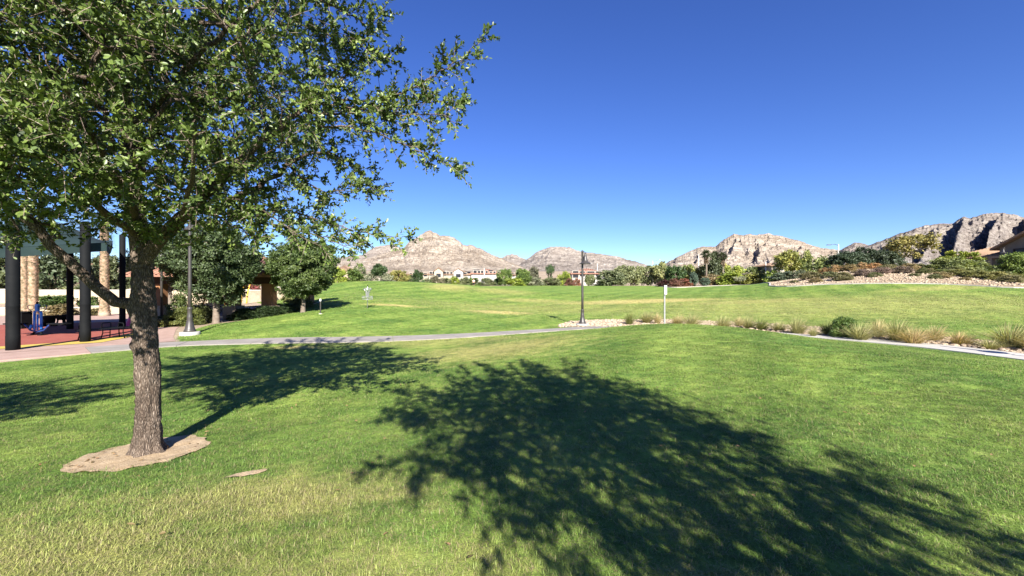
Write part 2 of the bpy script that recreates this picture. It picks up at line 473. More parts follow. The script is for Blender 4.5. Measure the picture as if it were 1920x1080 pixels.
def make_ground_mat():
    m, nt, b, o = new_mat('turf_and_desert_soil')
    col, n2, fac, pos = turf_color(nt, True)
    # fine mottling of the mown turf
    nf = nd(nt, 'ShaderNodeTexNoise'); nf.inputs['Scale'].default_value = 1.0; nf.inputs['Detail'].default_value = 9; nf.inputs['Roughness'].default_value = 0.72
    mp = nd(nt, 'ShaderNodeMapping'); mp.inputs['Scale'].default_value = (2.2, 2.2, 2.2)
    nt.links.new(pos, mp.inputs[0]); nt.links.new(mp.outputs[0], nf.inputs['Vector'])
    rf = ramp(nt, [(0.32, (0.55, 0.6, 0.5)), (0.5, (1.0, 1.0, 1.0)), (0.68, (1.5, 1.4, 1.35))])
    nt.links.new(nf.outputs['Fac'], rf.inputs[0])
    turf = mixc(nt, col, rf.outputs[0], 1.0, 'MULTIPLY')
    nsd = nd(nt, 'ShaderNodeTexNoise'); nsd.inputs['Scale'].default_value = 0.05; nsd.inputs['Detail'].default_value = 8
    nt.links.new(pos, nsd.inputs['Vector'])
    rs = ramp(nt, [(0.3, (0.22, 0.165, 0.11)), (0.5, (0.33, 0.26, 0.185)), (0.7, (0.41, 0.335, 0.25))])
    nt.links.new(nsd.outputs['Fac'], rs.inputs[0])
    desert = mixc(nt, rs.outputs[0], rf.outputs[0], 0.6, 'MULTIPLY')
    at = nd(nt, 'ShaderNodeAttribute'); at.attribute_name = 'lawn'
    ne = nd(nt, 'ShaderNodeTexNoise'); ne.inputs['Scale'].default_value = 4; nt.links.new(pos, ne.inputs['Vector'])
    sb = nd(nt, 'ShaderNodeMath', operation='MULTIPLY_ADD'); sb.inputs[1].default_value = 0.3; sb.inputs[2].default_value = -0.15
    nt.links.new(ne.outputs['Fac'], sb.inputs[0])
    ad = nd(nt, 'ShaderNodeMath', operation='ADD'); nt.links.new(at.outputs['Fac'], ad.inputs[0]); nt.links.new(sb.outputs[0], ad.inputs[1])
    gt = nd(nt, 'ShaderNodeMapRange'); gt.inputs['From Min'].default_value = -0.03; gt.inputs['From Max'].default_value = 0.03
    nt.links.new(ad.outputs[0], gt.inputs['Value'])
    nt.links.new(mixc(nt, desert, turf, gt.outputs[0]), b.inputs['Base Color'])
    b.inputs['Roughness'].default_value = 0.95
    b.inputs['Specular IOR Level'].default_value = 0.1
    bp = nd(nt, 'ShaderNodeBump'); bp.inputs['Strength'].default_value = 0.8; bp.inputs['Distance'].default_value = 0.12
    nt.links.new(nf.outputs['Fac'], bp.inputs['Height']); nt.links.new(bp.outputs[0], b.inputs['Normal'])
    return m
M['ground'] = make_ground_mat()

def make_mountain_mat(name, tilt, c_lo, c_mid, c_hi, band=0.028, grey=0.35):
    m, nt, b, o = new_mat(name)
    ge = nd(nt, 'ShaderNodeNewGeometry')
    mp = nd(nt, 'ShaderNodeMapping'); mp.inputs['Rotation'].default_value = (0.12, tilt, 0.1); mp.inputs['Scale'].default_value = (0.15, 0.15, 1.0)
    nt.links.new(ge.outputs['Position'], mp.inputs[0])
    nb = nd(nt, 'ShaderNodeTexNoise'); nb.inputs['Scale'].default_value = band; nb.inputs['Detail'].default_value = 9; nb.inputs['Roughness'].default_value = 0.62
    nt.links.new(mp.outputs[0], nb.inputs['Vector'])
    r = ramp(nt, [(0.33, c_lo), (0.48, c_mid), (0.62, c_hi)])
    nt.links.new(nb.outputs['Fac'], r.inputs[0])
    ns = nd(nt, 'ShaderNodeTexNoise'); ns.inputs['Scale'].default_value = 0.09; ns.inputs['Detail'].default_value = 8; ns.inputs['Roughness'].default_value = 0.75
    nt.links.new(ge.outputs['Position'], ns.inputs['Vector'])
    r2 = ramp(nt, [(0.34, (0.55, 0.53, 0.5)), (0.48, (0.98, 0.98, 0.97)), (0.66, (1.15, 1.14, 1.12))])
    nt.links.new(ns.outputs['Fac'], r2.inputs[0])
    nl_ = nd(nt, 'ShaderNodeTexNoise'); nl_.inputs['Scale'].default_value = band * 1.7; nl_.inputs['Detail'].default_value = 8; nl_.inputs['Roughness'].default_value = 0.68
    mp2 = nd(nt, 'ShaderNodeMapping'); mp2.inputs['Location'].default_value = (310, 77, 40); mp2.inputs['Rotation'].default_value = (0.05, tilt * 1.2, -0.1); mp2.inputs['Scale'].default_value = (0.22, 0.3, 1.0)
    nt.links.new(ge.outputs['Position'], mp2.inputs[0]); nt.links.new(mp2.outputs[0], nl_.inputs['Vector'])
    sb_ = nd(nt, 'ShaderNodeMath', operation='SUBTRACT'); sb_.inputs[1].default_value = 0.5; nt.links.new(nl_.outputs['Fac'], sb_.inputs[0])
    ab_ = nd(nt, 'ShaderNodeMath', operation='ABSOLUTE'); nt.links.new(sb_.outputs[0], ab_.inputs[0])
    rl_ = ramp(nt, [(0.0, (0.5, 0.48, 0.46)), (0.022, (0.78, 0.77, 0.75)), (0.05, (1, 1, 1))]); nt.links.new(ab_.outputs[0], rl_.inputs[0])
    cc_ = mixc(nt, r.outputs[0], r2.outputs[0], 0.85, 'MULTIPLY')
    nt.links.new(mixc(nt, cc_, rl_.outputs[0], 1.0, 'MULTIPLY'), b.inputs['Base Color'])
    b.inputs['Roughness'].default_value = 1.0
    b.inputs['Specular IOR Level'].default_value = 0.05
    ad = nd(nt, 'ShaderNodeMath', operation='ADD'); nt.links.new(nb.outputs['Fac'], ad.inputs[0]); nt.links.new(ns.outputs['Fac'], ad.inputs[1])
    bp = nd(nt, 'ShaderNodeBump'); bp.inputs['Strength'].default_value = 0.7; bp.inputs['Distance'].default_value = 14.0
    nt.links.new(ad.outputs[0], bp.inputs['Height']); nt.links.new(bp.outputs[0], b.inputs['Normal'])
    return m

# ------------------------------------------------------------------ terrain
CP = [(0, 0, 0), (-4, -6, 0), (4, -6, 0), (9, 0, 0), (-9, 0, -.2), (0, 2.4, 0), (-2.6, 2.4, -.02), (2.8, 2.4, 0.0), (-4.1, 4.8, -.26), (-5.3, 4.75, -.29), (-2.9, 4.9, -.22), (-9, 8, -.42),
      (-14.4, 12, -.55), (-12.9, 15.6, -.55), (-18, 6, -.5), (-25, 2, -.5), (-20, -8, -.3), (20, -10, -.2), (0, -25, 0), (-30, -25, 0), (30, -25, 0),
      (-10, 17, -.53), (-7.7, 17.2, -.53), (-2, 19, -.53), (2.1, 21.4, -.53), (7.3, 22.2, -.52), (13, 18.3, -.52), (15.5, 13.2, -.52), (16, 8, -.5), (17, 3, -.4),
      (3.9, 23.7, -.5), (-14.6, 19.3, -.57), (5.1, 13.6, .42), (1.6, 14, .02), (7.2, 12.6, .34), (8.6, 11.6, .14), (12, 9.8, -.2), (3, 8, .14), (5.5, 8, .24), (6, 4.5, .1), (2.2, 17.5, -.25),
      (-3, 10, -.36), (-1, 14, -.36), (9.5, 16, -.1), (6.0, 17.5, .08), (10.5, 7, .1),
      (0, 30, -.32), (6, 30, -.36), (14, 26.5, -.4), (17.6, 15.2, -.48), (25, 25, -.2), (20, 20, -.36), (30, 12, -.3),
      (WX(1650, 50), 50, ZY(532, 50)), (WX(1900, 42), 42, ZY(540, 42)), (WX(1450, 60), 60, ZY(537, 60)), (WX(1700, 32), 32, ZY(572, 32)), (60, 30, .9),
      (WX(1640, 62), 62, ZY(505, 62)), (WX(1560, 64), 64, ZY(513, 64)), (WX(1480, 66), 66, ZY(530, 66)), (WX(1750, 60), 60, ZY(512, 60)), (WX(1900, 58), 58, ZY(521, 58)),
      (WX(1640, 82), 82, 3.6), (WX(1850, 80), 80, 3.4), (100, 70, 3.0), (100, 20, 1.5),
      (WX(1300, 95), 95, ZY(541, 95)), (WX(1100, 100), 100, ZY(538, 100)), (0, 110, ZY(537, 110)), (WX(900, 95), 95, ZY(541, 95)), (WX(1050, 50), 50, ZY(565, 50)),
      (WX(1250, 50), 50, ZY(560, 50)), (WX(1400, 55), 55, ZY(552, 55)), (WX(1300, 128), 128, ZY(535, 128)), (WX(1440, 120), 120, ZY(531, 120)),
      (WX(740, 62), 62, ZY(528.5, 62)), (WX(660, 60), 60, ZY(528.5, 60)), (WX(840, 66), 66, ZY(532, 66)), (WX(900, 60), 60, ZY(543, 60)), (WX(985, 58), 58, ZY(551, 58)),
      (WX(740, 82), 82, 1.9), (WX(690, 28.4), 28.4, ZY(578, 28.4)), (WX(800, 32), 32, ZY(576, 32)), (WX(620, 34), 34, ZY(566, 34)), (WX(575, 27), 27, ZY(585, 27)),
      (WX(500, 50), 50, .3), (WX(410, 24), 24, ZY(606, 24)), (WX(450, 22), 22, ZY(610, 22)), (WX(700, 44), 44, ZY(553, 44)), (WX(850, 44), 44, ZY(566, 44)),
      (-17, 15, -.55), (-20, 20, -.55), (-25, 25, -.55), (-30, 32, -.55), (-40, 45, -.45), (-42, 20, -.55), (-21, 29, -.56), (-17.5, 30, -.5), (-60, 60, .5), (-95, 80, 1.0), (-60, 10, -.4),
      (-30, 110, 2.0), (-60, 120, 2.0), (0, 150, 2.3), (60, 150, 2.6), (120, 130, 3.2), (-120, 120, 2.0), (140, 40, 2.4), (-130, 20, .5), (80, -60, 0), (-80, -60, 0)]
CP = np.array(CP, float)

def tps_fit(P):
    n = len(P)
    d = np.hypot(P[:, None, 0] - P[None, :, 0], P[:, None, 1] - P[None, :, 1])
    K = np.where(d > 0, d * d * np.log(d + 1e-12), 0) + np.eye(n) * 0.4
    A = np.zeros((n + 3, n + 3))
    A[:n, :n] = K
    A[:n, n] = 1; A[:n, n + 1] = P[:, 0]; A[:n, n + 2] = P[:, 1]
    A[n:, :n] = A[:n, n:].T
    return np.linalg.solve(A, np.concatenate([P[:, 2], np.zeros(3)]))
TW = tps_fit(CP)

def terrain(x, y):
    x = np.atleast_1d(np.asarray(x, float)); y = np.atleast_1d(np.asarray(y, float))
    shp = x.shape
    xf, yf = x.ravel(), y.ravel()
    out = np.empty(len(xf))
    n = len(CP)
    for a in range(0, len(xf), 20000):
        xs, ys = xf[a:a + 20000], yf[a:a + 20000]
        xc, yc = np.clip(xs, -150, 150), np.clip(ys, -60, 160)
        d2 = (xc[:, None] - CP[None, :, 0]) ** 2 + (yc[:, None] - CP[None, :, 1]) ** 2
        out[a:a + 20000] = (0.5 * d2 * np.log(d2 + 1e-12)) @ TW[:n] + TW[n] + TW[n + 1] * xc + TW[n + 2] * yc
    r = np.hypot(xf, yf)
    far = 2.5 + np.clip(r - 150, 0, 150) * 0.006 + np.clip(r - 300, 0, None) * 0.043
    back = smoothstep(20, 200, -yf)
    far = far * (1 - back) + 1.0 * back
    w = smoothstep(105, 170, r)
    return (out * (1 - w) + far * w).reshape(shp)

def TZ(x, y):
    return float(terrain(x, y)[0])

LAWN = [(-30, -30), (70, -30), (75, 30), (WX(1985, 41), 41), (WX(1900, 42), 42), (WX(1780, 46), 46), (WX(1650, 50), 50), (WX(1550, 54), 54), (WX(1450, 60), 60), (WX(1440, 75), 75),
        (WX(1400, 100), 100), (WX(1330, 106), 106), (WX(1270, 104), 104), (WX(1240, 112), 112), (WX(1225, 126), 126), (WX(1100, 128), 128), (WX(1010, 128), 128), (WX(955, 116), 116), (WX(880, 120), 120), (WX(800, 110), 110), (WX(765, 78), 78),
        (WX(640, 66), 66), (WX(560, 60), 60), (-27, 45), (WX(530, 30.5), 30.5), (WX(500, 27.0), 27.0), (WX(455, 24.6), 24.6), (WX(400, 23.4), 23.4), (WX(362, 21.2), 21.2), (-14.9, 19.0), (-13.4, 17.2),
        (-12.9, 15.6), (-14.6, 12.6), (-19, 7.4), (-23.4, 2.6), (-30, -6)]
def poly_sd(x, y, poly):
    """signed distance, positive inside"""
    x = np.asarray(x, float); y = np.asarray(y, float)
    d = np.full(x.shape, 1e18); ins = np.zeros(x.shape, bool)
    n = len(poly)
    for i in range(n):
        ax, ay = poly[i]; bx, by = poly[(i + 1) % n]
        ex, ey = bx - ax, by - ay
        t = np.clip(((x - ax) * ex + (y - ay) * ey) / (ex * ex + ey * ey), 0, 1)
        d = np.minimum(d, (x - ax - t * ex) ** 2 + (y - ay - t * ey) ** 2)
        c = ((ay > y) != (by > y)) & (x < (bx - ax) * (y - ay) / (by - ay + 1e-18) + ax)
        ins ^= c
    return np.where(ins, np.sqrt(d), -np.sqrt(d))

def axis(lo, hi, step, far, g=1.09):
    a = list(np.arange(lo, hi + 1e-6, step))
    s = step; v = a[-1]
    while v < far:
        s *= g; v += s; a.append(v)
    s = step; v = a[0]; pre = []
    while v > -far:
        s *= g; v -= s; pre.append(v)
    return np.array(pre[::-1] + a)
gx = axis(-27, 27, 0.4, 9000); gy = axis(-8, 36, 0.4, 9000)
GX, GY = np.meshgrid(gx, gy)
GZ = terrain(GX, GY)
nx, ny = len(gx), len(gy)
V = np.stack([GX.ravel(), GY.ravel(), GZ.ravel()], 1)
ii = (np.arange(ny - 1)[:, None] * nx + np.arange(nx - 1)[None, :]).ravel()
me = np_mesh('ground', V, np.stack([ii, ii + 1, ii + nx + 1, ii + nx], 1), smooth=True)
a = me.attributes.new('lawn', 'FLOAT', 'POINT')
a.data.foreach_set('value', np.clip(poly_sd(GX.ravel(), GY.ravel(), LAWN), -50, 50).astype(np.float32))
ground = link('ground', me, M['ground'])
tag(ground, 'rolling green turf field running out to tan desert ground', 'ground', kind='structure')

# ------------------------------------------------------------------ mountains
def mountain(name, label, ridge, D, mat, seed, Lf=1100, base_y=512, spurs=0.28, spur_scale=9.0, steep=0.0, terr=0.0, tilt=0.3, n=340, m=170, foot=1.35, Dend=None):
    ridge = np.array(ridge, float)
    px = np.linspace(ridge[0, 0], ridge[-1, 0], n)
    py = np.interp(px, ridge[:, 0], ridge[:, 1])
    py = py + (fbm(px * 0.16, px * 0, o=4, seed=seed) - 0.5) * 3.2
    Dv = np.linspace(D, Dend or D, n)
    dirx = (px - 960) / F
    zr = EYE + (540 - py) / F * Dv
    zb = EYE + (540 - base_y) / F * Dv
    edge = np.minimum(np.arange(n), np.arange(n)[::-1]) / 14.0
    s = np.concatenate([np.linspace(-0.6, 0, 22)[:-1], np.linspace(0, 1, m) ** 1.15])
    T, S = np.meshgrid(np.arange(n) / n, s)
    plain = lambda q: 3.4 + (q - 300) * 0.043
    rad_ = np.sqrt(1 + dirx ** 2)
    ZR = zr[None, :] * np.ones_like(S)
    ZB = plain((Dv[None, :] - S * Lf) * rad_[None, :])
    H = np.maximum(ZR - plain(Dv * rad_)[None, :], 5)
    prof = np.where(S >= 0, (1 - np.clip(S, 0, 1)) ** foot, 1 - (np.clip(-S, 0, 1) / 0.6) ** 1.0)
    u = np.interp(np.arange(n), np.arange(n), px)[None, :] * np.ones_like(S) / 20.0
    warp = (fbm(u * 0.5, S * 3, o=3, seed=seed + 3) - 0.5) * 1.6
    # gullies run down the slope
    g = ridged((u + warp + S * tilt * 5) * spur_scale / 20.0, S * 1.1 + 3.1, o=4, seed=seed + 5)
    amp = spurs * smoothstep(0.0, 0.18, np.abs(S)) * (1 - smoothstep(0.72, 1.0, S))
    z = ZB + H * np.clip(prof - amp * (0.75 - g) * (0.35 + prof), -0.03, 1.0)
    if steep > 0:      # spurs with a steep flank on their left
        q = (u + warp * 0.8 + S * 1.6) * 0.34 + seed * 0.37
        saw = q - np.floor(q)
        sh = np.where(saw < 0.14, saw / 0.14, 1 - (saw - 0.14) / 0.86)
        z = z + H * steep * (sh - 0.55) * smoothstep(0.02, 0.2, S) * (1 - smoothstep(0.55, 0.95, S))
    if terr > 0:       # rock strata stand out as steps
        st = H.max() * 0.085
        k = (z + (u - u.mean()) * tilt * 26 + (fbm(u * 0.8, S * 4, o=3, seed=seed + 9) - .5) * 40) / st
        fr = k - np.floor(k)
        z = z + terr * st * (smoothstep(0.35, 0.75, fr) - fr) * smoothstep(0.0, 0.06, S) * (1 - smoothstep(0.6, 0.85, S))
    z = z + (fbm(u * 2.2, S * 14, o=4, seed=seed + 21) - 0.5) * H * 0.10 * smoothstep(0, 0.05, np.abs(S)) * (1 - smoothstep(0.8, 1, S))
    z = z + (ridged(u * 3.1 + S * tilt * 8, S * 26, o=4, seed=seed + 33) - 0.5) * H * 0.04 * smoothstep(0, 0.04, np.abs(S)) * (1 - smoothstep(0.7, 1, S))
    z = z + (fbm(u * 9, S * 60, o=3, seed=seed + 37) - 0.5) * H * 0.03 * smoothstep(0, 0.03, np.abs(S)) * (1 - smoothstep(0.8, 1, S))
    dist = Dv[None, :] - S * Lf
    X = dirx[None, :] * dist; Y = dist
    z = np.where(S >= 0.999, ZB - 6, z)
    z = np.where(S <= -0.599, ZB - 40, z)
    w = np.clip(edge, 0, 1)[None, :]
    z = ZB - 30 + (z - ZB + 30) * w
    k = len(s)
    V = np.stack([X.ravel(), Y.ravel(), z.ravel()], 1)
    ii = (np.arange(k - 1)[:, None] * n + np.arange(n - 1)[None, :]).ravel()
    me = np_mesh(name, V, np.stack([ii, ii + n, ii + n + 1, ii + 1], 1), smooth=False)
    o = link(name, me, mat)
    tag(o, label, 'mountain', kind='structure')
    return o

mm_tan = make_mountain_mat('pale_banded_limestone', 0.42, (0.222, 0.179, 0.141), (0.319, 0.268, 0.215), (0.400, 0.348, 0.289), band=0.02)
mm_grey = make_mountain_mat('grey_pink_limestone', -0.15, (0.187, 0.162, 0.142), (0.277, 0.239, 0.208), (0.359, 0.320, 0.279), band=0.022)
mm_dark = make_mountain_mat('grey_brown_cliff_rock', -0.3, (0.143, 0.125, 0.113), (0.222, 0.192, 0.172), (0.299, 0.269, 0.236), band=0.03)
mountain('mountain', 'far pale grey peak half hidden behind the tan pyramid mountain', [(560, 500), (600, 492), (640, 482), (680, 478), (700, 465), (716, 460), (733, 458), (748, 464), (757, 470), (775, 480), (800, 500)],
         5200, mm_grey, 41, Lf=1700, base_y=507, terr=0.3, n=220)
mountain('mountain', 'small far peak in the gap between the two central mountains', [(915, 500), (935, 485), (950, 479), (960, 476), (970, 479), (985, 486), (1003, 500)], 5600, mm_grey, 47, Lf=1500, base_y=507, n=120)
mountain('mountain', 'tan pyramid mountain with slanting rock bands left of centre', [(560, 507), (590, 495), (620, 484), (640, 487), (665, 490), (690, 484), (720, 474), (745, 467), (757, 464), (768, 452), (780, 446), (795, 436), (806, 432), (816, 436), (826, 442), (843, 442), (856, 449), (870, 459),
          (884, 460), (900, 466), (915, 474), (932, 481), (950, 489), (970, 496), (990, 503), (1010, 509)], 3300, mm_tan, 53, Lf=1250, base_y=511, terr=0.55, tilt=0.75, spurs=0.24, spur_scale=7, n=620)
mountain('mountain', 'low rounded grey mountain behind the lamp post at centre', [(955, 504), (975, 496), (990, 484), (1003, 474), (1018, 467), (1032, 463), (1050, 462), (1066, 463), (1078, 468), (1092, 472), (1115, 474), (1130, 477), (1160, 482), (1178, 487), (1195, 491), (1215, 497), (1235, 503), (1250, 508)],
         4000, mm_grey, 59, Lf=1400, base_y=511, terr=0.4, spurs=0.24, spur_scale=9, n=320)
mountain('mountain', 'broad tan mountain with a notched cliff behind the fan palms', [(1215, 507), (1240, 497), (1255, 490), (1278, 478), (1300, 468), (1308, 464), (1320, 462), (1333, 462), (1342, 461), (1356, 450), (1366, 444), (1376, 439), (1392, 441), (1403, 439), (1420, 440), (1440, 438), (1470, 444), (1500, 452), (1540, 465), (1575, 469), (1610, 480), (1650, 495), (1670, 505)],
         3500, mm_tan, 61, Lf=1300, base_y=511, terr=0.5, steep=0.15, tilt=-0.3, spurs=0.24, spur_scale=8, n=600)
mountain('mountain', 'small knobby hill left of the dark right hand mountain', [(1530, 500), (1560, 482), (1580, 466), (1592, 460), (1602, 455), (1615, 456), (1626, 459), (1645, 463), (1680, 480), (1710, 500)],
         3300, mm_dark, 67, Lf=1000, base_y=508, terr=0.4, n=160)
mountain('mountain', 'big shadowed grey mountain rising behind the house at right', [(1560, 500), (1600, 474), (1620, 463), (1648, 453), (1680, 440), (1712, 430), (1735, 422), (1760, 420), (1788, 418), (1798, 411), (1808, 406), (1820, 409), (1832, 405), (1850, 400), (1880, 399), (1905, 403), (1930, 410), (1990, 404), (2080, 420), (2200, 436), (2340, 470), (2420, 500)],
         2700, mm_dark, 71, Lf=1250, base_y=508, terr=0.45, steep=0.34, tilt=-0.25, spurs=0.22, spur_scale=8, n=640, m=190)

# ------------------------------------------------------------------ paths, beds, paving
def densify(pts, step):
    out = []
    P = [Vector((p[0], p[1])) for p in pts]
    n = len(P)
    for i in range(n - 1):
        p0 = P[max(i - 1, 0)]; p1 = P[i]; p2 = P[i + 1]; p3 = P[min(i + 2, n - 1)]
        k = max(2, int((p2 - p1).length / step))
        for j in range(k):
            t = j / k
            out.append(0.5 * ((2 * p1) + (p2 - p0) * t + (2 * p0 - 5 * p1 + 4 * p2 - p3) * t * t + (3 * p1 - p0 - 3 * p2 + p3) * t ** 3))
    out.append(P[-1])
    return out
PATH = densify([(-26, 0.5), (-22.5, 5.0), (-19, 9.3), (-16, 13.0), (-13.2, 16.0), (-10, 17.0), (-6, 17.6), (-2, 19.0), (2, 21.3), (5, 22.3), (8.5, 21.8), (11.5, 20), (14, 17), (15.4, 13.5), (15.6, 9.5), (15.0, 5), (14, 0)], 0.12)
PATH_W = 0.75
def path_w(x):
    return 0.75 + 0.3 * float(smoothstep(12.2, 14.5, -x)) + 0.15 * float(smoothstep(8, 12, x))
cum = [0.0]
for i in range(1, len(PATH)):
    cum.append(cum[-1] + (PATH[i] - PATH[i - 1]).length)
def path_at(s):
    i = int(np.clip(np.searchsorted(cum, s), 1, len(PATH) - 1))
    t = (s - cum[i - 1]) / max(cum[i] - cum[i - 1], 1e-9)
    p = PATH[i - 1].lerp(PATH[i], t)
    d = (PATH[min(i + 1, len(PATH) - 1)] - PATH[max(i - 2, 0)]).normalized()
    return p, Vector((-d.y, d.x))
path_root = empty('path')
tag(path_root, 'grey concrete footpath curving around the grassy mound', 'path', kind='structure')
SLAB = 2.6
ns = int(cum[-1] / SLAB)
for k in range(ns):
    s0, s1 = k * SLAB + 0.008, (k + 1) * SLAB - 0.008
    mb = MB(); rows = 8
    vs = []; dz = random.uniform(-0.003, 0.003)
    for j in range(rows + 1):
        p, nr = path_at(s0 + (s1 - s0) * j / rows)
        for q in (-1, -0.5, 0, 0.5, 1):
            e = p + nr * q * path_w(p.x)
            z = TZ(e.x, e.y)
            vs.append((e.x, e.y, z + 0.035 + dz))
    for j in range(rows + 1):
        for q in (0, 4):
            v = vs[j * 5 + q]; vs.append((v[0], v[1], v[2] - 0.14))
    fs = []
    for j in range(rows):
        for q in range(4):
            fs.append((j * 5 + q, (j + 1) * 5 + q, (j + 1) * 5 + q + 1, j * 5 + q + 1)[::-1])
    o = (rows + 1) * 5
    for j in range(rows):
        fs.append((j * 5, (j + 1) * 5, o + (j + 1) * 2, o + j * 2))
        fs.append((j * 5 + 4, (j + 1) * 5 + 4, o + (j + 1) * 2 + 1, o + j * 2 + 1))
    fs.append((0, 1, 2, 3, 4, o + 1, o)); fs.append((rows * 5, rows * 5 + 1, rows * 5 + 2, rows * 5 + 3, rows * 5 + 4, o + rows * 2 + 1, o + rows * 2))
    mb.add(vs, fs)
    pm = path_at((s0 + s1) / 2)[0]
    mb.build('slab', M['concrete_pale'] if pm.x > 8 else (M['paver'] if pm.x < -14.5 else M['concrete']), path_root)
PA = np.array([(p.x, p.y) for p in PATH[::3]])
def path_dist(x, y):
    out = np.empty(len(x))
    for a in range(0, len(x), 20000):
        d = np.hypot(x[a:a + 20000, None] - PA[None, :, 0], y[a:a + 20000, None] - PA[None, :, 1])
        out[a:a + 20000] = d.min(1)
    return out

def sheet(name, label, poly, mat, dz, step=0.5, cat=None, parent=None, noise=0.0):
    """a sheet of ground cover following the terrain inside a polygon, cut to its outline"""
    import bmesh
    bm = bmesh.new()
    P = [Vector(p) for p in poly]
    pts = []
    for i in range(len(P)):
        a, b = P[i], P[(i + 1) % len(P)]
        k = max(1, int((b - a).length / step))
        for j in range(k):
            q = a.lerp(b, j / k)
            if noise: q = q + Vector((random.uniform(-noise, noise), random.uniform(-noise, noise)))
            pts.append(q)
    vs = [bm.verts.new((q.x, q.y, 0)) for q in pts]
    bm.faces.new(vs)
    bmesh.ops.triangulate(bm, faces=bm.faces[:])
    xs = [q.x for q in pts]; ys = [q.y for q in pts]
    def cuts(lo, hi, nrm):
        v = math.floor(lo / step) * step + step
        while v < hi:
            co = (v, 0, 0) if nrm[0] else (0, v, 0)
            bmesh.ops.bisect_plane(bm, geom=bm.verts[:] + bm.edges[:] + bm.faces[:], plane_co=co, plane_no=nrm)
            v += step
    cuts(min(xs), max(xs), (1, 0, 0)); cuts(min(ys), max(ys), (0, 1, 0))
    X = np.array([v.co.x for v in bm.verts]); Y = np.array([v.co.y for v in bm.verts])
    Z = terrain(X, Y) + dz
    for v, z in zip(bm.verts, Z): v.co.z = z
    bmesh.ops.recalc_face_normals(bm, faces=bm.faces[:])
    for f in bm.faces:
        if f.normal.z < 0: f.normal_flip()
        f.smooth = True
    me = bpy.data.meshes.new(name); bm.to_mesh(me); bm.free()
    o = link(name, me, mat, parent)
    if label: tag(o, label, cat, kind='structure')
    return o

ROCKBED = [(2.5, 23.0), (2.7, 24.4), (3.6, 26.4), (5.5, 27.4), (10, 27.6), (14, 25.2), (16.8, 21.6), (18.0, 18), (18.6, 15.2), (18.6, 11), (18.2, 6), (17, 2), (15.0, 2), (15.8, 5), (16.4, 9.5), (16.2, 13.6), (14.7, 17.4), (12.1, 20.6), (8.8, 22.6), (5, 23.1)]
bed = sheet('rock_bed', 'bed of tan river rock beside the outer edge of the path', ROCKBED, M['rockbed'], 0.025, 0.5, 'rock bed', noise=0.06)
RUBBER = [(-20.2, 12.0), (-16.5, 16.9), (-17.6, 20.5), (-20.2, 25.2), (-24, 27.4), (-31, 24), (-31, 13)]
sheet('play_surface', 'red rubber play surface under the shade canopy', RUBBER, M['rubber'], 0.02, 1.0, 'play surface')
sheet('play_border', 'yellow border strip along the red play surface', [(-20.3, 11.8), (-16.3, 16.9), (-17.3, 20.2), (-17.9, 20.0), (-17.2, 17.5), (-20.9, 12.4)], M['rubber_yellow'], 0.026, 1.0, 'play border')
sheet('paved_plaza', 'pinkish paving between the footpath and the picnic pavilion', [(-15.0, 18.9), (-13.7, 17.4), (-15.9, 15.2), (-19.0, 11.4), (-20.0, 12.2), (-16.4, 16.8), (-17.5, 20.5), (-20.0, 25.3), (-24, 27.6), (-31, 24.4), (-42, 24), (-42, 34), (-26, 37), (-15.8, 35.8), (-15.6, 32), (-16.6, 28.6), (-19.3, 25.2), (-17.0, 21.6)], M['paver'], 0.012, 1.0, 'paving')

def soil_disc(cx, cy, rx, ry, rot, seed, label):
    rr = random.Random(seed)
    pts = []
    for i in range(44):
        a = 2 * math.pi * i / 44
        k = 1 + 0.025 * math.sin(a * 3 + seed) + 0.02 * math.sin(a * 5 + seed * 2) + rr.uniform(-0.05, 0.05)
        x, y = rx * k * math.cos(a), ry * k * math.sin(a)
        pts.append((cx + x * math.cos(rot) - y * math.sin(rot), cy + x * math.sin(rot) + y * math.cos(rot)))
    o = sheet('soil_patch', label, pts, M['soil'], 0.012, 0.08, 'soil')
    co = np.empty(len(o.data.vertices) * 3, np.float32); o.data.vertices.foreach_get('co', co); co = co.reshape(-1, 3)
    co[:, 2] += (fbm(co[:, 0] * 9, co[:, 1] * 9, o=4, seed=seed) - 0.5) * 0.035
    o.data.vertices.foreach_set('co', co.ravel()); o.data.update()
    return pts
TX, TY = WX(277, 4.8), 4.8
RING = soil_disc(WX(270, 4.8), 4.80, 0.61, 0.62, 0.0, 3, 'ring of bare pale soil around the foot of the oak trunk')
PATCH2 = soil_disc(WX(463, 3.95), 3.95, 0.17, 0.055, 0.5, 5, 'small bare worn patch in the turf near the oak')

# rocks of the bed: the largest nearest ones are pieces of the bed, the rest one mass
def rock_mesh(seed, sub=1):
    import bmesh
    bm = bmesh.new()
    bmesh.ops.create_icosphere(bm, subdivisions=sub + 1, radius=0.5)
    r = random.Random(seed)
    sx, sy, sz = r.uniform(0.8, 1.25), r.uniform(0.65, 1.0), r.uniform(0.45, 0.7)
    for v in bm.verts:
        k = 1 + 0.35 * (float(vnoise(v.co.x * 2.6 + seed * 3.1, v.co.y * 2.6, v.co.z * 2.6, seed)) - 0.5)
        v.co = Vector((v.co.x * sx * k, v.co.y * sy * k, v.co.z * sz * k))
    for f in bm.faces: f.smooth = False
    me = bpy.data.meshes.new('rock'); bm.to_mesh(me); bm.free()
    me.materials.append(M['rock'])
    return me
rock_meshes = [rock_mesh(i, 0 if i > 3 else 1) for i in range(8)]
bx = RNG.uniform(2, 19, 60000); by = RNG.uniform(2, 28, 60000)
sd = poly_sd(bx, by, ROCKBED)
ok = (sd > 0.05) & (path_dist(bx, by) > PATH_W + 0.1 + 0.15 * smoothstep(8, 12, bx))
bx, by = bx[ok], by[ok]
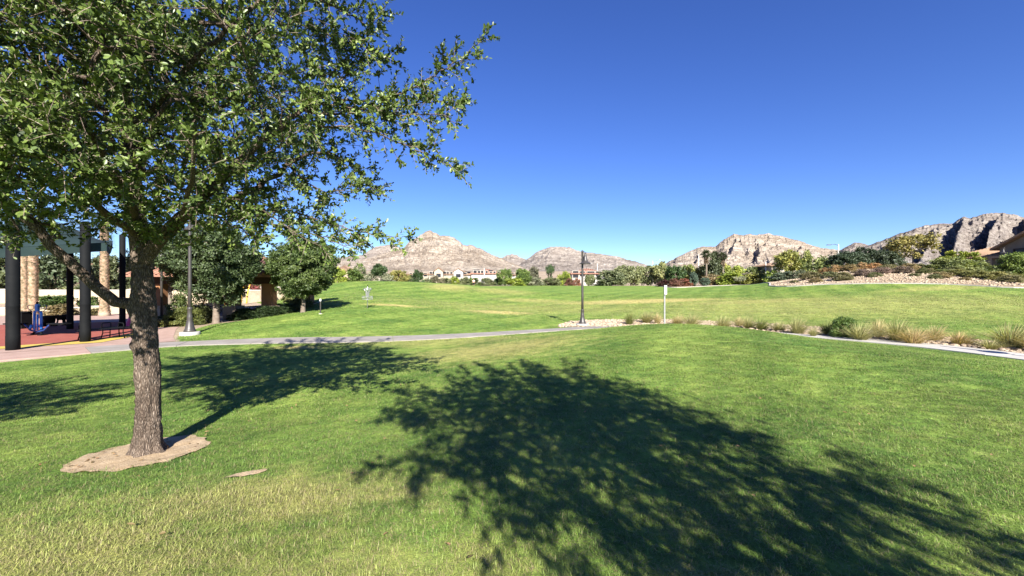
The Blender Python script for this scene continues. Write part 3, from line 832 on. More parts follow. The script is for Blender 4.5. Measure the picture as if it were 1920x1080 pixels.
# spread them out
cell = {}
keep = []
for i in range(len(bx)):
    c = (int(bx[i] / 0.17), int(by[i] / 0.17))
    if c not in cell:
        cell[c] = i; keep.append(i)
bx, by = bx[keep], by[keep]
bs = 0.09 + 0.13 * RNG.random(len(bx)) ** 2
bz = terrain(bx, by)
inframe = (np.abs(bx / by) < 1.25)
order = np.argsort(-(bs / by) * inframe)
for i in order[:290]:
    o = link('rock', rock_meshes[i % 8], None, bed, (bx[i], by[i], bz[i] + 0.02 + bs[i] * 0.12))
    s = bs[i]; o.scale = (s * random.uniform(.85, 1.2), s * random.uniform(.85, 1.2), s * random.uniform(.8, 1.1)); o.rotation_euler = (random.uniform(-.3, .3), random.uniform(-.3, .3), random.uniform(0, 6.28))
def rock_mass(name, X, Y, Z, S, parent, mat):
    base = rock_meshes[5]
    co = np.empty(len(base.vertices) * 3, np.float32); base.vertices.foreach_get('co', co); co = co.reshape(-1, 3)
    fc = np.array([list(p.vertices) for p in base.polygons])
    n = len(X)
    a = RNG.uniform(0, 6.28, n); ca, sa = np.cos(a)[:, None], np.sin(a)[:, None]
    sx, sy, sz = [RNG.uniform(0.75, 1.25, n)[:, None] for _ in range(3)]
    x, y, z = co[None, :, 0] * sx, co[None, :, 1] * sy, co[None, :, 2] * sz
    VX = (x * ca - y * sa) * S[:, None] + X[:, None]; VY = (x * sa + y * ca) * S[:, None] + Y[:, None]; VZ = z * S[:, None] + Z[:, None] + S[:, None] * 0.12
    V = np.stack([VX, VY, VZ], 2).reshape(-1, 3)
    Fc = (fc[None] + (np.arange(n) * len(co))[:, None, None]).reshape(-1, 3)
    o = link(name, np_mesh(name, V, Fc), mat, parent)
    o['kind'] = 'stuff'
    return o
M['rock_w'] = mat_noise('tan_cobbles', (0.274, 0.202, 0.130), (0.461, 0.374, 0.274), 3.0, 0.9, bump=0.3, bscale=14)
rest = order[290:]
rock_mass('cobbles', bx[rest], by[rest], bz[rest], bs[rest], bed, M['rock_w'])

# ------------------------------------------------------------------ street furniture
LAMP_PROF_BASE = [(0.22, 0.0), (0.22, 0.04), (0.19, 0.07), (0.17, 0.12), (0.12, 0.3), (0.1, 0.42), (0.105, 0.45), (0.1, 0.5), (0.085, 0.56), (0.085, 0.72), (0.095, 0.74), (0.095, 0.78), (0.07, 0.81)]
def bell_lamp(label, x, y, arm_az):
    r = empty('lamp_post', (x, y, TZ(x, y)))
    tag(r, label, 'lamp post', 'bell lamp posts along the park paths')
    mb = MB(); mb.lathe([(0.36, -0.2), (0.36, 0.09), (0.345, 0.105)], n=28); mb.build('footing', M['concrete_pale'], r)
    mb = MB(); mb.lathe([(a, b + 0.105) for a, b in LAMP_PROF_BASE], n=20); mb.build('base', M['lamp'], r)
    mb = MB(); mb.lathe([(0.07, 0.9), (0.066, 1.6), (0.058, 3.4), (0.055, 4.12), (0.06, 4.13), (0.06, 4.18), (0.02, 4.22)], n=16); mb.build('shaft', M['lamp'], r)
    ca, sa = math.cos(arm_az), math.sin(arm_az)
    off = 0.17
    mb = MB(); mb.tube([(0, 0, 4.05), (ca * 0.08, sa * 0.08, 4.14), (ca * off, sa * off, 4.1), (ca * off, sa * off, 3.98)], 0.022, 8)
    mb.build('arm', M['lamp'], r)
    mb = MB(); mb.tube([(0, 0, 3.62), (ca * off * 0.9, sa * off * 0.9, 3.66)], 0.018, 6); mb.build('bracket', M['lamp'], r)
    mb = MB(); c = (ca * off, sa * off, 0)
    mb.lathe([(0.05, 4.0), (0.06, 3.9), (0.1, 3.86), (0.105, 3.76), (0.12, 3.7), (0.14, 3.62), (0.18, 3.56), (0.26, 3.5), (0.33, 3.46), (0.335, 3.44), (0.32, 3.44), (0.24, 3.49), (0.13, 3.58)], c, 24, cap=False)
    sh = mb.build('shade', M['lamp'], r)
    mb = MB(); mb.lathe([(0.02, 3.48), (0.1, 3.5), (0.125, 3.58), (0.1, 3.66)], c, 16); mb.build('lens', M['white'], sh)
    return r
bell_lamp('dark bell shaped lamp post standing in the river rock bed', WX(1092, 23.9), 23.9, R(-35))
bell_lamp('lamp post on a round concrete pad left of the turf, under the oak branches', WX(356, 19.6), 19.6, R(100)).scale = (1.1, 1.1, 1.4)
bell_lamp('lamp post beyond the right edge that throws its shadow on the path', 16.75, 8.5, R(-60))
bell_lamp('small distant bell lamp in front of the stucco house at right', WX(1883, 60), 60, R(190))
# short plain pole by the pavilion
def pole_light(x, y):
    r = empty('lamp_post', (x, y, TZ(x, y)))
    tag(r, 'slim brown pole beside the orange pavilion column', 'lamp post')
    mb = MB(); mb.lathe([(0.13, 0), (0.13, 0.3), (0.08, 0.36)], n=14); mb.build('base', M['lamp'], r)
    mb = MB(); mb.lathe([(0.07, 0.3), (0.06, 3.9), (0.03, 3.95)], n=12); mb.build('shaft', M['lamp'], r)
    mb = MB(); mb.lathe([(0.05, 3.95), (0.22, 3.98), (0.18, 4.1), (0.04, 4.2)], n=14); mb.build('shade', M['lamp'], r)
pole_light(WX(303, 25.2), 25.2)

def street_light(label, px, d, ytop, side=1, tilt=0.06):
    x = WX(px, d); z0 = TZ(x, d); h = ZY(ytop, d) - z0
    r = empty('street_light', (x, d, z0)); tag(r, label, 'street light', 'tall street lights among the houses')
    mb = MB(); mb.lathe([(0.17, 0), (0.15, h * 0.5), (0.1, h)], n=10); mb.build('pole', M['white_pole'], r)
    L = h * 0.24
    mb = MB(); mb.tube([(0, 0, h - 0.25), (side * L * 0.5, -0.1, h + 0.02), (side * L, -0.2, h + L * tilt)], 0.055, 6); mb.build('arm', M['lamp'], r)
    mb = MB(); mb.box((side * (L + 0.35), -0.2, h + L * tilt), (0.9, 0.36, 0.16), taper=0.8); mb.build('lamp_head', M['lamp'], r)
street_light('pale street light pole in front of the white houses left of centre', 908, 150, 503, 1)
street_light('street light rising above the red roofed house behind the lamp post', 1120, 160, 494, -1)
street_light('street light head just above the olive trees, right of the sign post', 1224, 185, 489, 1, 0.2)
street_light('thin street light pole left of the fan palms', 1310, 160, 477, 1, 0.2)
street_light('street light pole with cream base right of the fan palms', 1436, 120, 491, 1, 0.4)
street_light('street light with its arm pointing left above the dark evergreen shrubs', 1572, 95, 458, -1, -0.08)

def basket():
    d = 28.4; x = WX(689, d)
    r = empty('disc_golf_basket', (x, d, TZ(x, d)))
    tag(r, 'galvanised disc golf basket with hanging chains on the turf', 'disc golf basket')
    mb = MB(); mb.lathe([(0.032, 0), (0.03, 1.42), (0.01, 1.45)], n=10); mb.build('pole', M['galv'], r)
    def ring(R_, z, rr=0.012, n=26):
        b = MB(); b.tube([(R_ * math.cos(2 * math.pi * i / n), R_ * math.sin(2 * math.pi * i / n), z) for i in range(n + 1)], rr, 6, cap=False); return b
    mb = ring(0.33, 0.80); b2 = ring(0.33, 0.60); b3 = ring(0.2, 0.585)
    mb.add(b2.v, b2.f, True); mb.add(b3.v, b3.f, True)
    for i in range(18):
        a = 2 * math.pi * i / 18
        mb.tube([(0.33 * math.cos(a), 0.33 * math.sin(a), 0.80), (0.33 * math.cos(a), 0.33 * math.sin(a), 0.60), (0.03 * math.cos(a), 0.03 * math.sin(a), 0.58)], 0.007, 4)
    mb.build('basket', M['galv'], r)
    mb = ring(0.27, 1.32, 0.015); b2 = ring(0.27, 1.25, 0.012); mb.add(b2.v, b2.f, True)
    for i in range(6):
        a = 2 * math.pi * i / 6
        mb.tube([(0.27 * math.cos(a), 0.27 * math.sin(a), 1.32), (0, 0, 1.36)], 0.01, 4)
    mb.build('chain_holder', M['galv'], r)
    for i in range(12):
        a = 2 * math.pi * (i + .5) / 12
        mb = MB(); pts = []
        for j in range(9):
            t = j / 8; R_ = 0.26 - 0.16 * t - 0.06 * math.sin(t * math.pi)
            pts.append((R_ * math.cos(a), R_ * math.sin(a), 1.29 - 0.5 * t))
        mb.tube(pts, 0.014, 5); mb.build('chain', M['galv'], r)
    mb = MB(); mb.box((0.02, 0, 1.5), (0.05, 0.02, 0.14)); mb.build('number_plate', M['black_metal'], r)
basket()

def sign_post(label, px, d, ytop, w, h, mat, rz, pm='steel'):
    x = WX(px, d); z = TZ(x, d); H = ZY(ytop, d) - z
    r = empty('sign_post', (x, d, z)); tag(r, label, 'sign post')
    mb = MB(); mb.lathe([(0.1, -0.05), (0.1, 0.03)], n=14); mb.build('footing', M['concrete_pale'], r)
    mb = MB(); mb.box((0, 0, H / 2), (0.05, 0.05, H)); mb.build('post', M[pm], r)
    mb = MB(); a = rz
    mb.box((0.045 * math.sin(a), -0.045 * math.cos(a), H - h / 2 + 0.02), (w, 0.03, h), a); mb.build('sign_panel', mat, r)
sign_post('white disc golf tee sign on a thin steel post behind the mound crest', 1246, 17.0, 536, 0.26, 0.36, M['white'], R(55))
sign_post('small sign on a short stake beside the round tree', 601, 25.5, 561, 0.09, 0.13, M['white'], R(10), 'lamp')

# ------------------------------------------------------------------ shade canopy and play area
def zc(px, py, d): return (WX(px, d), d, ZY(py, d))
POSTS = [((-17.25, 14.75), 0.175, 3.9), ((-17.15, 17.15), 0.165, 4.3), ((-23.1, 22.3), 0.135, 4.4), ((-21.0, 23.0), 0.135, 4.5)]
can = empty('shade_canopy', (-19, 18.5, TZ(-19, 18.5)))
tag(can, 'dark green fabric shade canopy on four thick black columns', 'shade canopy')
for (x, y), rr, h in POSTS:
    z = TZ(x, y)
    mb = MB()
    mb.lathe([(rr * 1.02, -0.1), (rr * 1.02, 0.5), (rr, 0.51), (rr, 1.5), (rr * 1.015, 1.51), (rr * 1.015, 1.53), (rr, 1.54), (rr * 0.98, h + 0.5), (rr * 0.5, h + 0.55)], n=28)
    mb.build('column', M['black_metal'], can, (x + 19, y - 18.5, z - can.location.z))
def sail():
    c = [Vector((-16.9, 15.6, 2.75)), Vector((-17.0, 17.9, 3.5)), Vector((-21.9, 23.4, 4.2)), Vector((-23.6, 22.4, 3.9))]
    n = 18; vs = []
    for j in range(n + 1):
        for i in range(n + 1):
            u, v = i / n, j / n
            # A-B edge at v=0, D-C edge at v=1, widened to a big roof to the left
            p = c[0].lerp(c[1], u).lerp(c[3].lerp(c[2], u), v)
            out = Vector((-3.8, -1.2, 0)) * (1 - u)
            p = p + out + Vector((0, 0, 1.3 * math.sin(math.pi * u) * math.sin(math.pi * v) - (0.25 * math.sin(math.pi * v))))
            vs.append(p - can.location)
    k = (n + 1) ** 2
    vs += [p + Vector((0, 0, 0.012)) for p in vs]
    fs = []
    for j in range(n):
        for i in range(n):
            q = j * (n + 1) + i
            fs.append((q, q + n + 1, q + n + 2, q + 1)); fs.append((k + q, k + q + 1, k + q + n + 2, k + q + n + 1))
    mb = MB(); mb.add(vs, fs, True)
    # hanging valance at the near edge
    for seq in ([j * (n + 1) for j in range(n + 1)], [i for i in range(n + 1)], [j * (n + 1) + n for j in range(n + 1)]):
        vv = [vs[i] for i in seq] + [vs[i] - Vector((0, 0, 0.35)) for i in seq]
        m_ = len(seq); mb.add(vv, [(i, i + 1, m_ + i + 1, m_ + i) for i in range(m_ - 1)], True)
    mb.build('fabric', M['fabric'], can)
sail()

def exercise_machine():
    d = 19.3; x = WX(70, d)
    r = empty('exercise_machine', (x, d, TZ(x, d) + 0.02), R(0))
    tag(r, 'blue outdoor exercise machine with curved handles on the red surface', 'exercise machine')
    mb = MB(); mb.tube([(-0.22, 0, 0.02), (-0.16, 0, 0.12), (0, 0, 0.16), (0.16, 0, 0.12), (0.22, 0, 0.02)], 0.035, 8)
    mb.box((-0.24, 0, 0.02), (0.16, 0.3, 0.04)); mb.box((0.24, 0, 0.02), (0.16, 0.3, 0.04)); mb.build('base', M['black_metal'], r)
    mb = MB(); mb.tube([(-0.62, 0, 0.5), (-0.5, 0, 0.42), (-0.3, 0, 0.22), (0, 0, 0.15), (0.3, 0, 0.22), (0.5, 0, 0.42), (0.62, 0, 0.5)], 0.04, 8); mb.build('rocker', M['navy'], r)
    for s in (-1, 1):
        mb = MB(); mb.tube([(s * 0.16, 0.02, 0.25), (s * 0.15, 0.02, 1.0), (s * 0.12, 0.02, 1.08)], 0.05, 10); mb.build('upright', M['blue'], r)
        mb = MB(); mb.tube([(s * 0.06, -0.05, 0.22), (s * 0.07, -0.05, 0.95)], 0.035, 8); mb.build('strut', M['blue'], r)
        mb = MB(); mb.tube([(s * 0.26, -0.06, 0.3), (s * 0.19, -0.06, 0.46)], 0.05, 8); mb.build('pedal', M['blue'], r)
        mb = MB(); mb.tube([(s * 0.1, 0, 1.08), (s * 0.3, 0, 1.1), (s * 0.42, 0, 1.2), (s * 0.43, 0, 1.32), (s * 0.36, 0, 1.36), (s * 0.12, 0, 1.36)], 0.016, 6); mb.build('handle', M['navy'], r)
        mb = MB(); mb.box((s * 0.98, 0, 0.52), (0.78, 0.34, 0.05)); mb.box((s * 0.7, 0, 0.47), (0.3, 0.06, 0.06)); mb.build('seat', M['black_metal'], r)
        mb = MB()
        for k in range(3): mb.tube([(s * 0.06, 0, 1.2 + k * 0.05), (s * 0.2, 0, 1.2 + k * 0.05)], 0.014, 6)
        mb.build('grip', M['black_metal'], r)
    mb = MB(); mb.box((0, 0, 1.24), (0.12, 0.1, 0.34)); mb.build('instruction_board', M['blue'], r)
    mb = MB(); mb.lathe([(0.03, 1.4), (0.05, 1.44), (0.045, 1.49), (0.01, 1.52)], n=12); mb.build('knob', M['black_metal'], r)
exercise_machine()

def bench(label, px, d, rz, L=1.8):
    x = WX(px, d)
    r = empty('bench', (x, d, TZ(x, d) + 0.02), rz); tag(r, label, 'bench', 'backless benches at the play surface')
    for k in range(8):
        mb = MB(); mb.box((0, -0.21 + k * 0.06, 0.45), (L, 0.045, 0.025)); mb.build('slat', M['black_metal'], r)
    for s in (-1, 1):
        mb = MB(); xx = s * L * 0.42
        mb.tube([(xx + s * 0.04, -0.24, 0), (xx, -0.2, 0.22), (xx, -0.2, 0.42), (xx, 0.2, 0.42), (xx, 0.2, 0.22), (xx + s * 0.04, 0.24, 0)], 0.022, 6)
        mb.tube([(xx, -0.2, 0.22), (xx, 0.2, 0.22)], 0.016, 6); mb.build('leg', M['black_metal'], r)
        mb = MB(); mb.tube([(xx, -0.24, 0.44), (xx, -0.25, 0.6), (xx, -0.18, 0.65), (xx, 0.18, 0.65), (xx, 0.25, 0.6), (xx, 0.24, 0.44)], 0.02, 6); mb.build('armrest', M['black_metal'], r)
    return r
bench('black metal bench seen end on between the second column and the oak trunk', 191, 17.9, R(62), 1.5)
bench('black metal bench half hidden behind the oak trunk', 226, 18.6, R(8), 1.3)

def bin_():
    d = 22.5; x = WX(42, d)
    r = empty('litter_bin', (x, d, TZ(x, d) + 0.02)); tag(r, 'dark rectangular litter bin just right of the nearest black column', 'litter bin')
    mb = MB(); mb.box((0, 0, 0.42), (0.5, 0.5, 0.8)); mb.build('body', M['black_metal'], r)
    mb = MB(); mb.box((0, 0, 0.86), (0.54, 0.54, 0.07), taper=0.85); mb.build('lid', M['black_metal'], r)
bin_()
def drum_seat(px, d, label, flip):
    x = WX(px, d); r = empty('play_drum', (x, d, TZ(x, d) + 0.02)); tag(r, label, 'play drum')
    mb = MB()
    if flip: mb.lathe([(0.2, 0.32), (0.27, 0.56), (0.29, 0.6), (0.02, 0.6)], n=18)
    else: mb.lathe([(0.24, 0.0), (0.3, 0.5), (0.31, 0.56), (0.02, 0.57)], n=18)
    mb.build('shell', M['black_metal'], r)
    if flip:
        for s in range(3):
            a = s * 2.09; mb = MB(); mb.tube([(0.22 * math.cos(a), 0.22 * math.sin(a), 0), (0.15 * math.cos(a), 0.15 * math.sin(a), 0.36)], 0.04, 6); mb.build('leg', M['black_metal'], r)
drum_seat(91, 24, 'squat dark drum right of the blue exercise machine', False)
drum_seat(116, 24.2, 'dark drum on splayed legs left of the far black column', True)

def kid_panel():
    d = 23.6; x = WX(239, d); r = empty('toddler_chair', (x, d, TZ(x, d) + 0.02)); tag(r, 'small pink curved play seat beside the rear column, behind the oak trunk', 'play seat')
    mb = MB(); n = 12; vs = []
    for j in range(n + 1):
        t = j / n; h = 0.95 * t; w = 0.34 * (1 - 0.45 * t); y = 0.25 * math.sin(t * 2.2)
        for a in (-1, -0.5, 0, 0.5, 1): vs.append((a * w, y + 0.12 * a * a, h))
    fs = [(j * 5 + i, j * 5 + i + 1, (j + 1) * 5 + i + 1, (j + 1) * 5 + i) for j in range(n) for i in range(4)]
    mb.add(vs, fs, True); k = mb.build('seat_shell', M['pink'], r)
    sm = k.modifiers.new('thickness', 'SOLIDIFY'); sm.thickness = 0.03
    mb = MB(); mb.box((0, 0.1, 0.02), (0.5, 0.5, 0.05)); mb.build('base', M['pink'], r)
kid_panel()

def arch_bars(label, px, d, mat, H, W, n=2):
    x = WX(px, d); r = empty('climbing_arch', (x, d, TZ(x, d))); tag(r, label, 'play equipment')
    for k in range(n):
        mb = MB(); pts = [(W * math.cos(a) + k * 0.1, k * 0.7, H * math.sin(a)) for a in np.linspace(0, math.pi, 15)]
        mb.tube(pts, 0.07, 8); mb.build('arch', mat, r)
    for k in range(3):
        a = 0.5 + k * 0.5; mb = MB(); mb.tube([(W * math.cos(a), 0, H * math.sin(a)), (W * math.cos(a) + 0.1, 0.7, H * math.sin(a))], 0.035, 6); mb.build('rung', mat, r)
arch_bars('pair of tall yellow climbing arches seen through the pavilion', 477, 42, M['yellow'], 2.9, 1.3)
arch_bars('low orange play arch between the pavilion columns', 396, 43, M['orange'], 1.3, 0.8)

# garden wall behind the play area
def garden_wall(label, pts, h, mat, t=0.3):
    r = empty('garden_wall', (pts[0][0], pts[0][1], 0)); tag(r, label, 'wall', 'low walls behind the play area')
    for i in range(len(pts) - 1):
        a, b = Vector(pts[i]), Vector(pts[i + 1]); dv = b - a
        mb = MB(); c = (a + b) / 2; z = TZ(c.x, c.y)
        mb.box((c.x - pts[0][0], c.y - pts[0][1], z + h / 2 - 0.15), (dv.length, t, h + 0.3), math.atan2(dv.y, dv.x)); mb.build('wall_section', mat, r)
        mb = MB(); mb.box((c.x - pts[0][0], c.y - pts[0][1], z + h + 0.045), (dv.length + 0.02, t + 0.1, 0.09), math.atan2(dv.y, dv.x)); mb.build('coping', M['concrete_pale'], r)
garden_wall('long low beige wall behind the play area columns', [(-52, 34), (-44, 35.5), (-36, 36.2), (-28, 36.5)], 0.55, M['wall_beige'])
garden_wall('higher rear beige retaining wall behind the date palms', [(-66, 47), (-54, 48.5), (-44, 49), (-30, 49)], 1.5, M['wall_beige'])
garden_wall('pale stone retaining wall seen through the pavilion', [(-31, 46.4), (-27, 46), (-23.5, 46)], 1.35, M['stone'])

# ------------------------------------------------------------------ buildings
def hip_roof(mb, cx, cy, w, dp, z, rise, over=0.5, ridge=None):
    W, Dp = w / 2 + over, dp / 2 + over
    rl = max(W - Dp, 0.0) if ridge is None else ridge
    vs = [(cx - W, cy - Dp, z), (cx + W, cy - Dp, z), (cx + W, cy + Dp, z), (cx - W, cy + Dp, z), (cx - rl, cy, z + rise), (cx + rl, cy, z + rise)]
    vs += [(a, b, c - 0.16) for a, b, c in vs[:4]]
    mb.add(vs, [(0, 1, 5, 4), (1, 2, 5), (2, 3, 4, 5), (3, 0, 4), (0, 6, 7, 1), (1, 7, 8, 2), (2, 8, 9, 3), (3, 9, 6, 0), (6, 9, 8, 7)])

def tile_rows(mb, cx, cy, w, dp, z, rise, over, ridge, spacing, rr):
    """barrel tile rolls laid up the front and side slopes of a hip roof"""
    W, Dp = w / 2 + over, dp / 2 + over
    rl = ridge
    k = int(2 * W / spacing)
    for i in range(k + 1):
        x = -W + i * 2 * W / k
        t = 1.0 if abs(x) <= rl else max(0.0, (W - abs(x)) / (W - rl))
        if t > 0.04:
            for s in (-1, 1):
                mb.tube([(cx + x, cy + s * (Dp + 0.04), z + 0.02), (cx + x, cy + s * (Dp * (1 - t)), z + rise * t + 0.02)], rr, 5)
    k = int(2 * Dp / spacing)
    for i in range(k + 1):
        y = -Dp + i * 2 * Dp / k
        t = max(0.0, 1 - abs(y) / Dp)
        if t > 0.04:
            for s in (-1, 1):
                mb.tube([(cx + s * (W + 0.04), cy + y, z + 0.02), (cx + s * (W - (W - rl) * t), cy + y, z + rise * t + 0.02)], rr, 5)

def add_window(root, x, z, w, h, y, frame_mat):
    """window in a wall facing -y"""
    f = MB()
    t = 0.12
    f.box((x - w / 2 - t / 2, y - 0.05, z), (t, 0.16, h + 2 * t)); f.box((x + w / 2 + t / 2, y - 0.05, z), (t, 0.16, h + 2 * t))
    f.box((x, y - 0.05, z + h / 2 + t / 2), (w, 0.16, t)); f.box((x, y - 0.07, z - h / 2 - t / 2), (w, 0.22, t))
    fo = f.build('window', frame_mat, root)
    p = MB(); p.box((x, y - 0.02, z), (w, 0.06, h)); p.build('pane', M['glass'], fo)
    return fo

def house(label, px0, px1, yeave, d, depth, wallm, roofm, rise, windows, rz=0.0, over=0.6, ridge=None, gables=(), solar=(), floors=None, name='house'):
    """windows: list of (u along front 0..1, height above ground, w, h)"""
    x0, x1 = WX(px0, d), WX(px1, d); w = x1 - x0; xc = (x0 + x1) / 2
    z0 = TZ(xc, d) - 0.3
    eave = ZY(yeave, d) - z0
    r = empty(name, (xc, d + depth / 2, z0), rz); tag(r, label, 'house', 'houses around the park')
    mb = MB(); mb.box((0, 0, eave / 2), (w, depth, eave)); mb.build('wall', wallm, r)
    rl = max(w / 2 + over - depth / 2 - over, 0) if ridge is None else ridge
    mb = MB(); hip_roof(mb, 0, 0, w, depth, eave + 0.16, rise, over, rl)
    tile_rows(mb, 0, 0, w, depth, eave + 0.16, rise, over, rl, 0.62, 0.13)
    rf = mb.build('roof', roofm, r)
    for u, h, ww, hh in windows:
        add_window(r, -w / 2 + u * w, h, ww, hh, -depth / 2, M['trim'])
    for u, gw, ge, gr in gables:        # projecting gabled bay: position, width, eave height, rise
        gx = -w / 2 + u * w
        b = MB(); b.box((gx, -depth / 2 - 0.9, ge / 2), (gw, 1.8, ge))
        b.add([(gx - gw / 2, -depth / 2 - 1.8, ge), (gx + gw / 2, -depth / 2 - 1.8, ge), (gx, -depth / 2 - 1.8, ge + gr * 0.93), (gx - gw / 2, -depth / 2, ge), (gx + gw / 2, -depth / 2, ge), (gx, -depth / 2, ge + gr * 0.93)], [(0, 1, 2), (3, 5, 4)])
        bo = b.build('gable_bay', wallm, r)
        b = MB(); o_ = 0.4
        for s in (-1, 1):
            b.add([(gx + s * (gw / 2 + o_), -depth / 2 - 2.2, ge - 0.2), (gx, -depth / 2 - 2.2, ge + gr), (gx, -depth / 2 + 1.5, ge + gr), (gx + s * (gw / 2 + o_), -depth / 2 + 1.5, ge - 0.2)] +
                  [(gx + s * (gw / 2 + o_), -depth / 2 - 2.2, ge - 0.02), (gx, -depth / 2 - 2.2, ge + gr + 0.2), (gx, -depth / 2 + 1.5, ge + gr + 0.2), (gx + s * (gw / 2 + o_), -depth / 2 + 1.5, ge - 0.02)],
                  [(0, 1, 2, 3), (7, 6, 5, 4), (0, 4, 5, 1), (1, 5, 6, 2), (2, 6, 7, 3), (3, 7, 4, 0)])
        b.build('gable_roof', roofm, bo)
        p = MB(); p.box((gx, -depth / 2 - 1.83, ge * 0.72), (gw * 0.5, 0.08, ge * 0.24)); p.build('opening', M['glass'], bo)
    for u, v, sw, sl in solar:
        # panel lying on the front roof slope
        W, Dp = w / 2 + over, depth / 2 + over
        x = -w / 2 + u * w; sl2 = math.atan2(rise, Dp)
        b = MB(); c = Vector((x, -Dp * (1 - v), eave + 0.16 + rise * v + 0.3))
        dx = Vector((1, 0, 0)) * sw / 2; dy = Vector((0, math.cos(sl2), math.sin(sl2))) * sl / 2; dn = Vector((0, -math.sin(sl2), math.cos(sl2))) * 0.05
        b.add([c - dx - dy - dn, c + dx - dy - dn, c + dx + dy - dn, c - dx + dy - dn, c - dx - dy + dn, c + dx - dy + dn, c + dx + dy + dn, c - dx + dy + dn], [(3, 2, 1, 0), (4, 5, 6, 7), (0, 1, 5, 4), (1, 2, 6, 5), (2, 3, 7, 6), (3, 0, 4, 7)])
        b.build('solar_panel', M['solar'], rf)
    return r

house('tan house with a low gable behind the green bushes on the left hill', 622, 652, 508, 150, 9, M['stucco_tan'], M['tile_brown'], 1.9, [(0.3, 4.2, 1.0, 1.3), (0.7, 4.2, 1.0, 1.3)])
house('low house with terracotta roof behind the yellowish tree', 724, 765, 519, 165, 9, M['stucco_cream'], M['tile_red'], 1.7, [(0.2, 3.3, 1.6, 1.4), (0.75, 3.3, 1.2, 1.2)])
house('cream two storey house right behind the dark green shrub tree', 764, 806, 515, 172, 10, M['stucco_cream'], M['tile_brown'], 0.9, [(0.15, 4.6, 1.0, 1.4), (0.3, 4.6, 1.0, 1.4), (0.8, 4.6, 1.4, 1.4)])
house('cream house with gabled balcony bay in the middle of the left row', 804, 851, 515, 168, 10, M['stucco_cream'], M['tile_brown'], 1.3, [(0.08, 4.9, 1.0, 1.5), (0.2, 4.9, 1.0, 1.5), (0.62, 4.9, 1.5, 1.6), (0.76, 4.9, 0.9, 1.4), (0.9, 4.9, 0.9, 1.4)], gables=[(0.42, 3.4, 5.8, 1.3)])
house('white house with dark roof panels beside the pale street light pole', 852, 886, 516, 166, 10, M['stucco_white'], M['tile_brown'], 1.6, [(0.25, 4.6, 2.0, 1.3), (0.6, 4.6, 1.2, 1.3)], gables=[(0.25, 3.6, 5.6, 1.2)], solar=[(0.72, 0.5, 2.0, 1.6)])
house('long white house with red tiled roof and a row of windows', 884, 941, 514, 160, 12, M['stucco_white'], M['tile_red'], 2.0, [(0.12, 5.1, 1.2, 1.6), (0.25, 5.1, 0.9, 1.5), (0.35, 5.1, 0.9, 1.5), (0.5, 5.1, 0.8, 1.3), (0.64, 4.9, 0.8, 1.3), (0.76, 4.9, 0.8, 1.3), (0.9, 4.9, 0.8, 1.3)], solar=[(0.14, 0.55, 2.2, 1.7), (0.62, 0.5, 1.5, 1.3)])
house('small grey roofed house between the two green trees right of the white houses', 948, 972, 516, 175, 9, M['stucco_white'], M['tile_brown'], 1.2, [(0.5, 4.6, 2.2, 1.4)])
house('white house with pink tiled roof behind the bell lamp post', 1073, 1136, 514, 150, 11, M['stucco_white'], M['tile_red'], 2.1, [(0.1, 4.2, 2.0, 2.4), (0.3, 4.4, 1.8, 1.8), (0.55, 4.4, 2.6, 1.8), (0.78, 4.4, 2.0, 1.8)])
house('cream house with three windows between the trees left of the rocky berm', 1447, 1492, 499, 118, 10, M['stucco_cream'], M['tile_brown'], 1.0, [(0.12, 4.6, 1.0, 1.3), (0.26, 4.6, 1.0, 1.3), (0.40, 4.6, 1.0, 1.3), (0.72, 4.4, 2.0, 1.6)])
house('brown gabled house on the slope above the play area', 97, 133, 499, 95, 9, M['stucco_tan'], M['tile_brown'], 1.6, [(0.35, 5.0, 1.6, 1.0), (0.75, 5.0, 1.0, 1.0)])
house('tan house glimpsed between the palm trunk and the nearest column', -30, 30, 500, 100, 9, M['stucco_tan'], M['tile_red'], 1.8, [(0.3, 4.0, 1.4, 1.2), (0.7, 4.0, 1.4, 1.2)])

